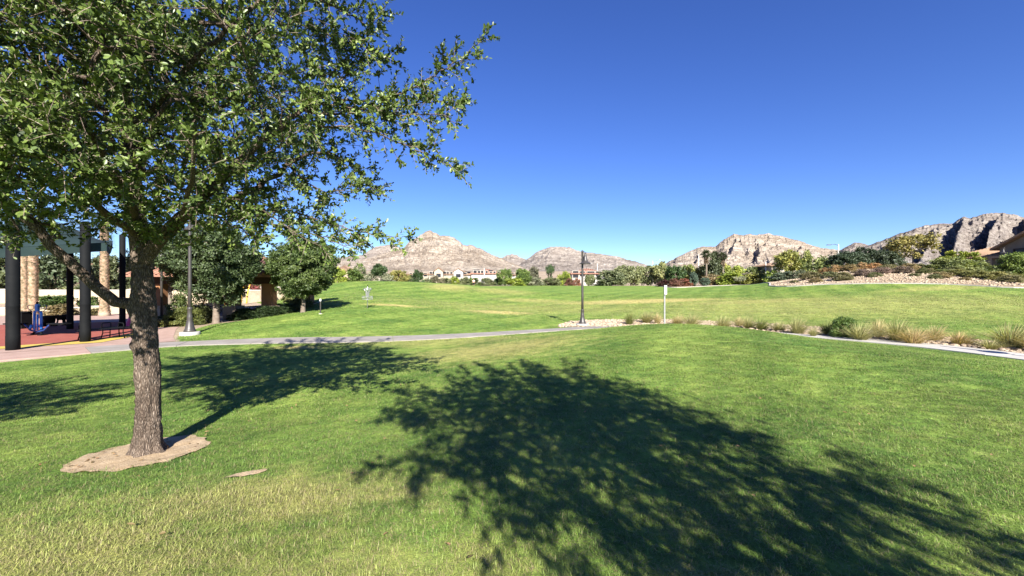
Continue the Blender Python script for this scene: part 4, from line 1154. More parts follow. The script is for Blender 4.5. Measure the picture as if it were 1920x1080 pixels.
def right_house():
    """two storey taupe house; the shaded gable front faces the park (-X)"""
    z0 = TZ(80, 66) - 0.3
    r = empty('house', (77, 66, z0), R(-91)); tag(r, 'dark taupe two storey house with tiled roofs at the right edge', 'house', 'houses around the park')
    ze, zt = 7.9 - z0, 11.0 - z0          # eave and ridge of the gable block
    x0, x1, xm = -1.4, 11.4, 5.0
    mb = MB()
    prof = [(x0, 0), (x1, 0), (x1, ze), (xm, zt - 0.15), (x0, ze)]
    vs = [(a, 0.0, c) for a, c in prof] + [(a, 12.0, c) for a, c in prof]
    mb.add(vs, [(0, 1, 2, 3, 4), (9, 8, 7, 6, 5)] + [(i, 5 + i, 5 + (i + 1) % 5, (i + 1) % 5) for i in range(5)]); mb.build('wall', M['stucco_taupe'], r)
    mb = MB(); sl = (zt - ze) / (xm - x0)
    for s_ in (-1, 1):
        xe = xm + s_ * (xm - x0 + 0.7); zz = ze - 0.7 * sl
        q = [(xe, -0.8, zz), (xm, -0.8, zt), (xm, 12.8, zt), (xe, 12.8, zz)]
        mb.add(q + [(a, b, c + 0.22) for a, b, c in q], [(0, 1, 2, 3), (7, 6, 5, 4), (0, 4, 5, 1), (1, 5, 6, 2), (2, 6, 7, 3), (3, 7, 4, 0)])
        for k in range(40):
            y = -0.75 + k * 13.5 / 39
            mb.tube([(xe, y, zz + 0.24), (xm, y, zt + 0.24)], 0.09, 5)
    mb.build('roof', M['tile_brown'], r)
    zl = 6.5 - z0
    mb = MB(); mb.box((-6.0, 4.7, zl / 2), (9.2, 9.0, zl)); lw = mb.build('lower_wing', M['stucco_taupe'], r)
    mb = MB(); hip_roof(mb, -6.0, 4.7, 9.2, 9.0, zl + 0.16, 1.9, 0.7, 0.6); tile_rows(mb, -6.0, 4.7, 9.2, 9.0, zl + 0.16, 1.9, 0.7, 0.6, 0.34, 0.09); mb.build('wing_roof', M['tile_brown'], lw)
    mb = MB(); mb.box((1.5, -1.1, 3.55), (5.0, 2.4, 0.3)); mb.box((-0.7, -2.0, 1.7), (0.5, 0.5, 3.4)); mb.box((3.7, -2.0, 1.7), (0.5, 0.5, 3.4)); mb.build('porch', M['stucco_taupe'], r)
    for (u, h, w, hh) in ((1.4, ze - 1.3, 1.5, 1.8), (4.0, ze - 1.3, 1.5, 1.8), (1.5, 1.6, 2.4, 1.9)):
        add_window(r, u, h, w, hh, 0.0, M['wood_dark'])
    for (u, h, w, hh) in ((-8.6, 1.7, 1.6, 1.9), (-5.0, 1.6, 2.6, 2.1)):
        add_window(lw, u, h, w, hh, 0.2, M['wood_dark'])
right_house()
# low garden fence wall of the right house
def rear_fence():
    r = empty('garden_wall', (WX(1850, 62), 62, 0)); tag(r, 'low dark wall in front of the taupe house at right', 'wall', 'walls of the far gardens')
    pts = [(WX(1800, 62), 62), (WX(1880, 62), 62), (WX(2000, 60), 60)]
    for i in range(2):
        a, b = Vector(pts[i]), Vector(pts[i + 1]); dv = b - a; c = (a + b) / 2; z = TZ(c.x, c.y)
        mb = MB(); mb.box((c.x - r.location.x, c.y - 62, z + 0.35), (dv.length, 0.25, 1.0), math.atan2(dv.y, dv.x)); mb.build('wall_section', M['stucco_taupe'], r)
rear_fence()

def pavilion():
    d0, d1 = 27.5, 33.5
    xl, xr = -23.4, -15.5
    cx, cy = (xl + xr) / 2, (d0 + d1) / 2
    z = min(TZ(cx, cy), -0.55)
    r = empty('picnic_pavilion', (cx, cy, z)); tag(r, 'open picnic pavilion with stucco columns and terracotta tile roof behind the trees', 'pavilion')
    W, Dp = xr - xl, d1 - d0
    mb = MB(); mb.box((0, 0, 0.0), (W + 1.6, Dp + 1.6, 0.16)); mb.build('floor_slab', M['concrete_pale'], r)
    zc_ = 2.35
    for sx in (-1, 0.35, 1):
        for sy in ((-1, 1) if abs(sx) == 1 else (-1,)):
            x, y = sx * (W / 2 - 0.35), sy * (Dp / 2 - 0.35)
            mb = MB(); mb.box((x, y, 0.08 + zc_ / 2), (0.66, 0.66, zc_)); c = mb.build('column', M['stucco_orange'], r)
            mb = MB(); mb.box((x, y, 0.5), (0.84, 0.84, 0.86)); mb.box((x, y, 0.96), (0.92, 0.92, 0.08)); mb.build('stone_base', M['stone'], c)
    for sy in (-1, 1):
        mb = MB(); mb.box((0, sy * (Dp / 2 - 0.35), zc_ + 0.28), (W + 0.4, 0.4, 0.42)); mb.build('beam', M['wood_dark'], r)
    for sx in (-1, 1):
        mb = MB(); mb.box((sx * (W / 2 - 0.35), 0, zc_ + 0.26), (0.4, Dp - 1.1, 0.38)); mb.build('beam', M['wood_dark'], r)
    mb = MB(); hip_roof(mb, 0, 0, W, Dp, zc_ + 0.66, 1.45, 0.9, 1.2); tile_rows(mb, 0, 0, W, Dp, zc_ + 0.66, 1.45, 0.9, 1.2, 0.3, 0.085); mb.build('roof', M['tile_red'], r)
    # picnic tables in its shade
    for k, (tx, ty, lab) in enumerate(((cx + 1.3, cy + 0.2, 'dark picnic table under the right half of the pavilion'), (cx - 1.7, cy + 0.4, 'dark picnic table under the left half of the pavilion'))):
        t = empty('picnic_table', (tx, ty, z + 0.08)); tag(t, lab, 'picnic table', 'picnic tables under the pavilion')
        mb = MB(); mb.box((0, 0, 0.74), (1.8, 0.75, 0.05)); mb.build('tabletop', M['black_metal'], t)
        for s in (-1, 1):
            mb = MB(); mb.box((0, s * 0.68, 0.45), (1.8, 0.28, 0.04)); mb.build('seat', M['black_metal'], t)
            mb = MB(); mb.tube([(s * 0.6, -0.7, 0.43), (s * 0.6, -0.25, 0.4), (s * 0.6, -0.3, 0), (s * 0.6, -0.25, 0.4), (s * 0.6, 0.25, 0.4), (s * 0.6, 0.3, 0), (s * 0.6, 0.25, 0.4), (s * 0.6, 0.7, 0.43)], 0.03, 6)
            mb.tube([(s * 0.6, -0.2, 0.4), (s * 0.6, -0.2, 0.72), (s * 0.6, 0.2, 0.72), (s * 0.6, 0.2, 0.4)], 0.025, 6); mb.build('leg', M['black_metal'], t)
pavilion()

# pale kerb along the foot of the rocky berm
def kerb():
    pts = densify([(WX(1985, 41), 41), (WX(1900, 42), 42), (WX(1780, 46), 46), (WX(1650, 50), 50), (WX(1550, 54), 54), (WX(1450, 60), 60), (WX(1440, 75), 75), (WX(1400, 100), 100), (WX(1330, 106), 106), (WX(1270, 104), 104), (WX(1240, 112), 112), (WX(1225, 126), 126)], 1.0)
    mb = MB(); vs = []; n = len(pts)
    for i, p in enumerate(pts):
        dv = (pts[min(i + 1, n - 1)] - pts[max(i - 1, 0)]).normalized(); nr = Vector((-dv.y, dv.x))
        z = TZ(p.x, p.y)
        for q, zz in ((-0.12, -0.2), (-0.12, 0.1), (0.12, 0.1), (0.12, -0.2)): vs.append((p.x + nr.x * q, p.y + nr.y * q, z + zz))
    fs = [(i * 4 + k, i * 4 + k + 1, i * 4 + k + 5, i * 4 + k + 4) for i in range(n - 1) for k in range(3)]
    mb.add(vs, fs); o = mb.build('kerb', M['concrete_pale']); tag(o, 'pale concrete kerb between the turf and the rocky berm', 'kerb', kind='structure')
kerb()

# ------------------------------------------------------------------ leaves and plants
def leaf_geometry(P, A, N, L, W, hexa=False, fold=0.25, quadflat=False):
    A = A / (np.linalg.norm(A, axis=1, keepdims=True) + 1e-9)
    B = np.cross(N, A); B /= (np.linalg.norm(B, axis=1, keepdims=True) + 1e-9)
    Nn = np.cross(A, B)
    L = L[:, None]; W = W[:, None]
    n = len(P)
    if hexa:
        v = [P, P + A * L * .38 + B * W * .5 + Nn * W * fold, P + A * L * .75 + B * W * .42 + Nn * W * fold, P + A * L, P + A * L * .75 - B * W * .42 + Nn * W * fold, P + A * L * .38 - B * W * .5 + Nn * W * fold]
        V = np.stack(v, 1).reshape(-1, 3)
        o = (np.arange(n) * 6)[:, None]
        Fc = np.concatenate([o + np.array([[0, 1, 2, 3]]), o + np.array([[0, 3, 4, 5]])], 1).reshape(-1, 4)
        return V, Fc, 2
    v = [P, P + A * L * .5 + B * W * .5 + Nn * W * fold, P + A * L, P + A * L * .5 - B * W * .5 + Nn * W * fold]
    V = np.stack(v, 1).reshape(-1, 3)
    o = (np.arange(n) * 4)[:, None]
    Fc = np.concatenate([o + np.array([[0, 1, 2]]), o + np.array([[0, 2, 3]])], 1).reshape(-1, 3)
    return V, Fc, 2

def leaf_mesh(name, P, A, N, L, W, var, hexa=False, mat=None, fold=0.25):
    V, Fc, k = leaf_geometry(P, A, N, L, W, hexa, fold)
    me = np_mesh(name, V, Fc)
    at = me.attributes.new('var', 'FLOAT', 'FACE')
    at.data.foreach_set('value', np.repeat(var, k).astype(np.float32))
    if mat: me.materials.append(mat)
    return me

def rand_dirs(n, rng):
    v = rng.normal(size=(n, 3)); return v / np.linalg.norm(v, axis=1, keepdims=True)

def clump_foliage(name, seed, n_clumps, per, leaf, shape='tree', rc=0.13, gap=0.0, bottom=0.0, squash=1.0, pointy=0.0):
    """foliage in a unit box: x,y in -0.5..0.5, z 0..1; clumps of leaves spread through the crown"""
    rng = np.random.default_rng(seed)
    C = []
    while len(C) < n_clumps:
        p = rng.uniform(-1, 1, 3)
        rr = np.linalg.norm(p)
        if rr > 1 or rr < 0.25 + 0.4 * rng.random(): continue
        lump = 0.82 + 0.3 * (vnoise(p[0] * 2.2 + seed, p[1] * 2.2, p[2] * 2.2, seed)[()] if False else float(vnoise(np.array([p[0] * 2.2 + seed * 3.3]), np.array([p[1] * 2.2]), np.array([p[2] * 2.2]), seed)[0]))
        q = p * lump
        if shape == 'bush':
            if q[2] < -0.2: continue
            z = (q[2] + 0.2) / 1.2
        else:
            z = bottom + (1 - bottom) * (q[2] + 1) / 2
        wz = 1 - pointy * max(0, z - 0.4)
        C.append((q[0] * 0.5 * wz, q[1] * 0.5 * wz, z))
    C = np.array(C)
    idx = np.repeat(np.arange(n_clumps), per)
    sz = rng.uniform(0.6, 1.25, n_clumps)
    off = rand_dirs(len(idx), rng) * (rng.random(len(idx))[:, None] ** 0.5) * (rc * sz[idx])[:, None]
    P = C[idx] + off
    P[:, 2] = np.clip(P[:, 2], 0.004, 1.05)
    center = np.array([0, 0, (0.2 if shape == 'bush' else bottom + (1 - bottom) * .5)])
    outw = P - center; outw /= np.linalg.norm(outw, axis=1, keepdims=True) + 1e-6
    N = outw * 0.7 + rand_dirs(len(idx), rng) * 0.8 + np.array([0, 0, 0.25])
    A = rand_dirs(len(idx), rng) + outw * 0.5
    L = leaf * rng.uniform(0.7, 1.4, len(idx)); W = L * rng.uniform(0.45, 0.7, len(idx))
    cv = rng.random(n_clumps)
    var = np.clip(cv[idx] * 0.5 + rng.random(len(idx)) * 0.5, 0, 1)
    return leaf_mesh(name, P, A, N, L, W, var, mat=M['leaf']), C

def trunk_mesh(name, C, bottom, seed, r0=0.03, nl=10, sides=6, lean=(0, 0)):
    rng = random.Random(seed)
    mb = MB()
    fork = bottom + 0.08
    mb.tube([(0, 0, -0.02), (lean[0] * .3, lean[1] * .3, fork * 0.5), (lean[0], lean[1], fork)], [r0 * 1.25, r0, r0 * 0.85], sides)
    for i in range(nl):
        c = C[rng.randrange(len(C))]
        m_ = ((c[0] + lean[0]) * 0.4, (c[1] + lean[1]) * 0.4, fork + (c[2] - fork) * 0.55)
        mb.tube([(lean[0], lean[1], fork - 0.02), m_, tuple(c)], [r0 * 0.6, r0 * 0.35, r0 * 0.12], 5)
    return mb.mesh(name)

FOL = {}
def foliage_kinds():
    FOL['bush'] = [clump_foliage('shrub_foliage', 100 + i, 60, 60, 0.085, 'bush', 0.16) for i in range(3)]
    FOL['bushfine'] = [clump_foliage('shrub_foliage', 120 + i, 90, 70, 0.06, 'bush', 0.14) for i in range(2)]
    FOL['tree'] = [clump_foliage('tree_foliage', 140 + i, 64, 60, 0.075, 'tree', 0.13, bottom=0.28) for i in range(3)]
    FOL['full'] = [clump_foliage('tree_foliage', 160 + i, 76, 60, 0.08, 'tree', 0.13, bottom=0.05) for i in range(3)]
    FOL['open'] = [clump_foliage('tree_foliage', 180 + i, 50, 46, 0.055, 'tree', 0.10, bottom=0.38) for i in range(2)]
    FOL['round'] = [clump_foliage('tree_foliage', 200 + i, 80, 60, 0.07, 'tree', 0.12, bottom=0.36) for i in range(1)]
    FOL['dense'] = [clump_foliage('shrub_foliage', 220 + i, 170, 90, 0.048, 'bush', 0.11) for i in range(2)]
foliage_kinds()
TRK = {}
for k in ('tree', 'full', 'open', 'round'):
    bt = {'tree': 0.28, 'full': 0.08, 'open': 0.38, 'round': 0.36}[k]
    TRK[k] = [trunk_mesh('trunk', c, bt, 300 + i, 0.028 if k != 'open' else 0.02, lean=(0, 0)) for i, (m_, c) in enumerate(FOL[k])]
count = {}
def plant(kind, px, d, ytop, wpx, color, label, name=None, cat=None, group=None, bark='bark_far', dz=0.0, depth=1.0):
    x = WX(px, d); z = TZ(x, d)
    W = wpx / F * d * (1.2 if kind == 'bush' and d > 95 else 1.0); H = max(ZY(ytop, d) - z, 0.42 * W)
    i = count.get(kind, 0); count[kind] = i + 1
    fm, C = FOL[kind][i % len(FOL[kind])]
    rz = (i * 2.4) % 6.28
    if kind in ('bush', 'bushfine', 'dense'):
        o = link(name or 'shrub', fm, None, None, (x, d, z - 0.03 + dz), rz)
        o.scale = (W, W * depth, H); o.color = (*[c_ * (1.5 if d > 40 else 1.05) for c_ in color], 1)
        tag(o, label, cat or 'shrub', group)
        return o
    r = empty(name or 'tree', (x, d, z - 0.03 + dz), rz)
    tag(r, label, cat or 'tree', group)
    t = link('trunk', TRK[kind][i % len(TRK[kind])], None, r)
    if not t.data.materials: t.data.materials.append(M[bark])
    t.scale = (W * 0.8 + 0.2 * H, W * 0.8 + 0.2 * H, H)
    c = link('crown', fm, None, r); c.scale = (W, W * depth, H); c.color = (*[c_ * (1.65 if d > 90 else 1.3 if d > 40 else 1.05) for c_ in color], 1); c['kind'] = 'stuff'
    return r

G_DARK = (0.032, 0.058, 0.018); G_MID = (0.07, 0.105, 0.025); G_LIME = (0.15, 0.19, 0.028); G_OLIVE = (0.105, 0.12, 0.055); G_SILVER = (0.17, 0.18, 0.115)
G_YEL = (0.2, 0.19, 0.055); G_RED = (0.115, 0.06, 0.04); G_BROWN = (0.2, 0.12, 0.055); G_PURP = (0.16, 0.12, 0.10); G_BLUE = (0.05, 0.075, 0.05); G_TAN = (0.28, 0.19, 0.095)
HT = 'shrubs and trees along the left hill crest'; CB = 'trees and shrubs at the far edge of the field'; BM = 'plants on the rocky berm'; LB = 'plants around the play area'
# left hill crest
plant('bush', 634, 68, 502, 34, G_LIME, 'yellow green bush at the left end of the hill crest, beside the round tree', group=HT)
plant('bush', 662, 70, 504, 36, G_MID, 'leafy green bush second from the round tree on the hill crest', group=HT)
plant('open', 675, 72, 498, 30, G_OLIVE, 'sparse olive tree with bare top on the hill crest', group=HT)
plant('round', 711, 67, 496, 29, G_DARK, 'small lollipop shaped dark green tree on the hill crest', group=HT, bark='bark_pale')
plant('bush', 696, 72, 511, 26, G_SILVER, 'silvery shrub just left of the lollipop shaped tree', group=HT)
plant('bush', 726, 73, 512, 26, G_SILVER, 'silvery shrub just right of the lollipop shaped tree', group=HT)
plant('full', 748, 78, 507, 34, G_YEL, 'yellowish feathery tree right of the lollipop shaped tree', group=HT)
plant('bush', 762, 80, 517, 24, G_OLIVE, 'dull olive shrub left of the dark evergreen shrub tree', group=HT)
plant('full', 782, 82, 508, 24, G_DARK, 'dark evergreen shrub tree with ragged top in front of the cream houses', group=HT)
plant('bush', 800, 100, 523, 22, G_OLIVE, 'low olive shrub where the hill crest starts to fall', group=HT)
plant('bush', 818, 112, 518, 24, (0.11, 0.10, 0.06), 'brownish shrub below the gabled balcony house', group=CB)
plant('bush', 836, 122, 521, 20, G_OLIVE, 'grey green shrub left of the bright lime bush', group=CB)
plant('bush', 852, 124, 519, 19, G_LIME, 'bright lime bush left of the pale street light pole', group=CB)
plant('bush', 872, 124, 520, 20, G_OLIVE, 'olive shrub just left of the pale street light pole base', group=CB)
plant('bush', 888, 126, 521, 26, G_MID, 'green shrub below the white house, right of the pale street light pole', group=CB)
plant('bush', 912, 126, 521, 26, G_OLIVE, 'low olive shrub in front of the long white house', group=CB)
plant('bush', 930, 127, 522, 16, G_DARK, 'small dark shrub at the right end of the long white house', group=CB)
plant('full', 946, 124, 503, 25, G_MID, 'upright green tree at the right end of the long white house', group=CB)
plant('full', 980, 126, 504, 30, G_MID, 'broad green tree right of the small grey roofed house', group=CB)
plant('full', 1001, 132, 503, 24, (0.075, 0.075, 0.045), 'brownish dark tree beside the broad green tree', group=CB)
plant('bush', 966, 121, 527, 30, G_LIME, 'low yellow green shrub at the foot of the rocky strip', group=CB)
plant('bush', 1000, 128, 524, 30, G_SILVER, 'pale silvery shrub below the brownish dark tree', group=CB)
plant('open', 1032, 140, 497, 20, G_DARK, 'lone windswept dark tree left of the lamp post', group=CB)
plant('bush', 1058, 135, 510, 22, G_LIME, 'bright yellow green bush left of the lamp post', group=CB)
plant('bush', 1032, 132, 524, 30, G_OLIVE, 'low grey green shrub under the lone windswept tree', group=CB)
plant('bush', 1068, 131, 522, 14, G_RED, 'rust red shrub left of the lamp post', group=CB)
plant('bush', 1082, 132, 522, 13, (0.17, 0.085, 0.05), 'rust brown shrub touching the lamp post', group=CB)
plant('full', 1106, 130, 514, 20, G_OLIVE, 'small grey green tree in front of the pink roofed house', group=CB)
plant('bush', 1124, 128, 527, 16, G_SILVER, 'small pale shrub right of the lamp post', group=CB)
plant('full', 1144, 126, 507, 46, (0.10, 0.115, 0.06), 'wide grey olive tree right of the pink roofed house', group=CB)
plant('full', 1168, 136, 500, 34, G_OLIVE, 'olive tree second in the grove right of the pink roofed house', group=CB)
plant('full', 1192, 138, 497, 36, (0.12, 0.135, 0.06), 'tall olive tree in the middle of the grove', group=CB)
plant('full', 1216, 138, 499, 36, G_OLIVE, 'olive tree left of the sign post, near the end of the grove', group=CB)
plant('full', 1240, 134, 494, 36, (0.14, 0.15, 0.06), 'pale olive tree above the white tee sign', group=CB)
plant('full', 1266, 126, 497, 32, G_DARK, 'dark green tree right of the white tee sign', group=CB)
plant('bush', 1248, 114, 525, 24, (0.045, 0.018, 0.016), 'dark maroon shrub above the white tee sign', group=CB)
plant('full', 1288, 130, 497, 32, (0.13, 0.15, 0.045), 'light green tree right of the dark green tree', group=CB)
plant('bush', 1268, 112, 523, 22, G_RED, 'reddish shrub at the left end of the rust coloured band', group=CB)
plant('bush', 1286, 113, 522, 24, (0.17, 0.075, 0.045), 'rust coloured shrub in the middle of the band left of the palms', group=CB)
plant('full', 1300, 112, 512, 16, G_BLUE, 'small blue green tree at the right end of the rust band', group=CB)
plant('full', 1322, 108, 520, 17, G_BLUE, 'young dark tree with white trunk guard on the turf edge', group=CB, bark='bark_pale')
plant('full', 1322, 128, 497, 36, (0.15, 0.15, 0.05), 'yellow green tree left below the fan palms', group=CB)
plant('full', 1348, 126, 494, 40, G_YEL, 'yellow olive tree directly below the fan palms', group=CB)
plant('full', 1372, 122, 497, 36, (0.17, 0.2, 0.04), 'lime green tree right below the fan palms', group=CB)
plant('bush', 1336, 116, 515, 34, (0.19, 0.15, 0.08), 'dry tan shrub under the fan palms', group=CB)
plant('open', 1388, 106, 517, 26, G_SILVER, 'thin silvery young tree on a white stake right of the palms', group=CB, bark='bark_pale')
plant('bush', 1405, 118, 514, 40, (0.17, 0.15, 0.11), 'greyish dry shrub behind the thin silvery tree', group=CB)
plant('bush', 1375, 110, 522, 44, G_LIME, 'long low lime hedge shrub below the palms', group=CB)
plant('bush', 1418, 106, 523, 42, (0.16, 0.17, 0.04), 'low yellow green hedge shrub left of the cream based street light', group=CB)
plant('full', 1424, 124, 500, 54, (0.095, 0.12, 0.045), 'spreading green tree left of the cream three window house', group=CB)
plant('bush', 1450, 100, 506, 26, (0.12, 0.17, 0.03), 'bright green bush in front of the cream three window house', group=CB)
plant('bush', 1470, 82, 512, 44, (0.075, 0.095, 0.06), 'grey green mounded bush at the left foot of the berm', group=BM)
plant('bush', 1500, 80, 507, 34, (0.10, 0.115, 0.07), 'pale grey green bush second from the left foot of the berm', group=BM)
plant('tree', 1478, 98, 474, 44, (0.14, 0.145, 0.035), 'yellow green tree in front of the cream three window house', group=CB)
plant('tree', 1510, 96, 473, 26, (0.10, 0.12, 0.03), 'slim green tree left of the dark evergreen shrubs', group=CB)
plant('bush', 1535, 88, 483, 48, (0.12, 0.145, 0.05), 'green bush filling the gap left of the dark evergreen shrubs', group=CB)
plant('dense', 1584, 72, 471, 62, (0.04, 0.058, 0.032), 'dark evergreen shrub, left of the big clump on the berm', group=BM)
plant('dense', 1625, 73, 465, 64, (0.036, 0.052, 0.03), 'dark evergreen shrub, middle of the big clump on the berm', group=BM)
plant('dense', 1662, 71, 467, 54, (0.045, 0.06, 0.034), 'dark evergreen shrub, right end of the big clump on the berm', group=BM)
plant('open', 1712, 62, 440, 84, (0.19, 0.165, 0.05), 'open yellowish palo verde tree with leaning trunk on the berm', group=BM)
plant('dense', 1800, 60, 471, 76, (0.16, 0.19, 0.03), 'bright yellow green tree shaped shrub left of the taupe house', group=BM)
plant('bushfine', 1785, 57, 489, 78, (0.13, 0.15, 0.055), 'hazy grey green shrub below the bright yellow green one', group=BM)
plant('bushfine', 1835, 58, 492, 50, (0.11, 0.135, 0.05), 'soft green shrub in front of the taupe house wing', group=BM)
plant('dense', 1910, 56, 472, 56, (0.11, 0.15, 0.035), 'leafy green bush at the right edge in front of the taupe house', group=BM)
for i, (px, d, yt, w, c, lab) in enumerate([
    (1548, 66, 501, 22, G_BROWN, 'brown grass tuft at the left end of the berm top'), (1568, 65, 496, 24, G_TAN, 'tan brown shrub second along the berm top'),
    (1592, 64, 494, 28, (0.17, 0.13, 0.06), 'olive brown shrub below the dark evergreens'), (1617, 64, 491, 20, G_TAN, 'round rust tan tussock below the dark evergreens'),
    (1640, 63, 492, 22, (0.3, 0.18, 0.085), 'orange tan tussock below the middle of the dark evergreens'), (1652, 61, 499, 18, G_BROWN, 'brown tussock right below the dark evergreens'),
    (1676, 62, 503, 22, (0.2, 0.15, 0.06), 'small brown tussock left of the palo verde trunk'), (1722, 60, 500, 36, (0.13, 0.13, 0.06), 'olive shrub right of the palo verde trunk'),
    (1745, 60, 502, 20, (0.22, 0.17, 0.08), 'straw coloured shrub behind the olive shrub on the berm'), (1618, 57, 515, 30, G_PURP, 'purplish grey low shrub on the rocky slope, left one'),
    (1652, 57, 515, 30, (0.18, 0.13, 0.11), 'purplish grey low shrub on the rocky slope, middle one'), (1692, 56, 513, 32, (0.15, 0.115, 0.09), 'purplish grey low shrub on the rocky slope, right one'),
    (1520, 64, 509, 34, (0.13, 0.12, 0.06), 'flat olive shrub on the left slope of the berm'), (1730, 55, 517, 24, (0.09, 0.10, 0.04), 'flat dark green shrub low on the berm'),
    (1768, 54, 518, 26, (0.13, 0.15, 0.05), 'green tussock below the hazy grey green shrub'), (1796, 52, 517, 34, (0.16, 0.16, 0.055), 'pale green tussock third from the right house'),
    (1832, 50, 517, 40, (0.15, 0.15, 0.05), 'broad grassy tussock below the taupe house'), (1870, 48, 519, 40, (0.2, 0.19, 0.07), 'straw green tussock left of the right edge'), (1908, 47, 519, 36, (0.16, 0.16, 0.055), 'grassy tussock at the right edge of the kerb'),
    (1775, 57, 508, 40, (0.09, 0.10, 0.045), 'dull green shrub behind the tussocks on the berm'), (1852, 60, 507, 46, (0.10, 0.085, 0.08), 'purplish hedge bush left of the small distant lamp'), (1905, 58, 507, 50, (0.075, 0.065, 0.065), 'dark purplish hedge bush right of the small distant lamp')]):
    plant('bushfine', px, d, yt, w, c, lab, group=BM)

BLAB = ['small dusty shrub at the left foot of the berm, by the kerb corner', 'little olive shrub on the left slope of the berm above the kerb', 'small shrub just below the leftmost brown tuft on the berm', 'low dusty shrub by the kerb below the tan brown shrub', 'small olive shrub under the left dark evergreen', 'low shrub by the kerb between the purplish grey shrubs', 'small dry shrub just above the middle purplish grey shrub', 'small dusty shrub under the palo verde tree', 'tiny shrub by the kerb below the palo verde tree', 'small olive shrub right of the flat dark green shrub on the berm', 'small shrub at the kerb left of the pale green tussock', 'dusty shrub half behind the pale green tussock', 'small shrub below the soft green shrub of the taupe house', 'small dry shrub behind the broad grassy tussock', 'dusty shrub right below the small distant lamp', 'small shrub on the kerb at the right edge', 'tiny shrub on the kerb below the pale green tussock', 'small shrub on the kerb right of the flat dark green shrub']
for k, (px, d) in enumerate([(1490, 61), (1530, 57.5), (1556, 60), (1580, 56), (1604, 60), (1640, 55), (1664, 59.5), (1706, 58.5), (1716, 53), (1742, 56), (1764, 51), (1784, 55), (1818, 53.5), (1846, 52), (1880, 52), (1895, 45.8), (1810, 48.5), (1752, 50.5)]):
    lab = BLAB[k]; cc = [(0.15, 0.14, 0.07), (0.2, 0.16, 0.08), (0.12, 0.13, 0.06)][k % 3]
    plant('bushfine', px, d, 540, 15 + 7 * (k % 4), cc, lab, group='small shrubs among the berm cobbles')

def fan_palm(label, px, d, ytop, seed):
    rng = np.random.default_rng(seed)
    x = WX(px, d); z = TZ(x, d); H = ZY(ytop, d) - z
    r = empty('fan_palm', (x, d, z)); tag(r, label, 'palm tree', 'fan palms behind the field')
    mb = MB(); mb.tube([(0, 0, -0.1), (0.1, 0, H * 0.5), (0.0, 0, H - 0.9)], [0.32, 0.25, 0.22], 8); mb.build('trunk', M['bark_far'], r)
    n = 420
    th = rng.uniform(0, 6.28, n); el = rng.uniform(-0.9, 1.3, n)
    D = np.stack([np.cos(th) * np.cos(el), np.sin(th) * np.cos(el), np.sin(el)], 1)
    P = np.array([0, 0, H - 0.9]) + D * rng.uniform(0.2, 0.9, n)[:, None]
    me = leaf_mesh('fronds', P, D + rand_dirs(n, rng) * 0.35, rand_dirs(n, rng), rng.uniform(0.5, 0.9, n), np.full(n, 0.16), rng.random(n), mat=M['leaf'])
    c = link('fronds', me, None, r); c.color = (0.045, 0.06, 0.025, 1); c['kind'] = 'stuff'
    n = 200
    th = rng.uniform(0, 6.28, n)
    P = np.stack([np.cos(th) * 0.32, np.sin(th) * 0.32, H - 1.0 - rng.uniform(0, 2.2, n)], 1)
    me = leaf_mesh('skirt', P, np.stack([np.cos(th) * .4, np.sin(th) * .4, -np.ones(n)], 1), rand_dirs(n, rng), rng.uniform(0.5, 0.9, n), np.full(n, 0.18), rng.random(n), mat=M['leaf'])
    c = link('dead_skirt', me, None, r); c.color = (0.12, 0.085, 0.045, 1); c['kind'] = 'stuff'
fan_palm('left fan palm of the three above the green trees', 1324, 120, 471, 1)
fan_palm('middle fan palm of the three above the green trees', 1340, 122, 473, 2)
fan_palm('right fan palm of the three above the green trees', 1355, 120, 475, 3)
plant('full', 1340, 121, 480, 32, (0.05, 0.062, 0.03), 'dark tree among the three fan palms', group=CB)

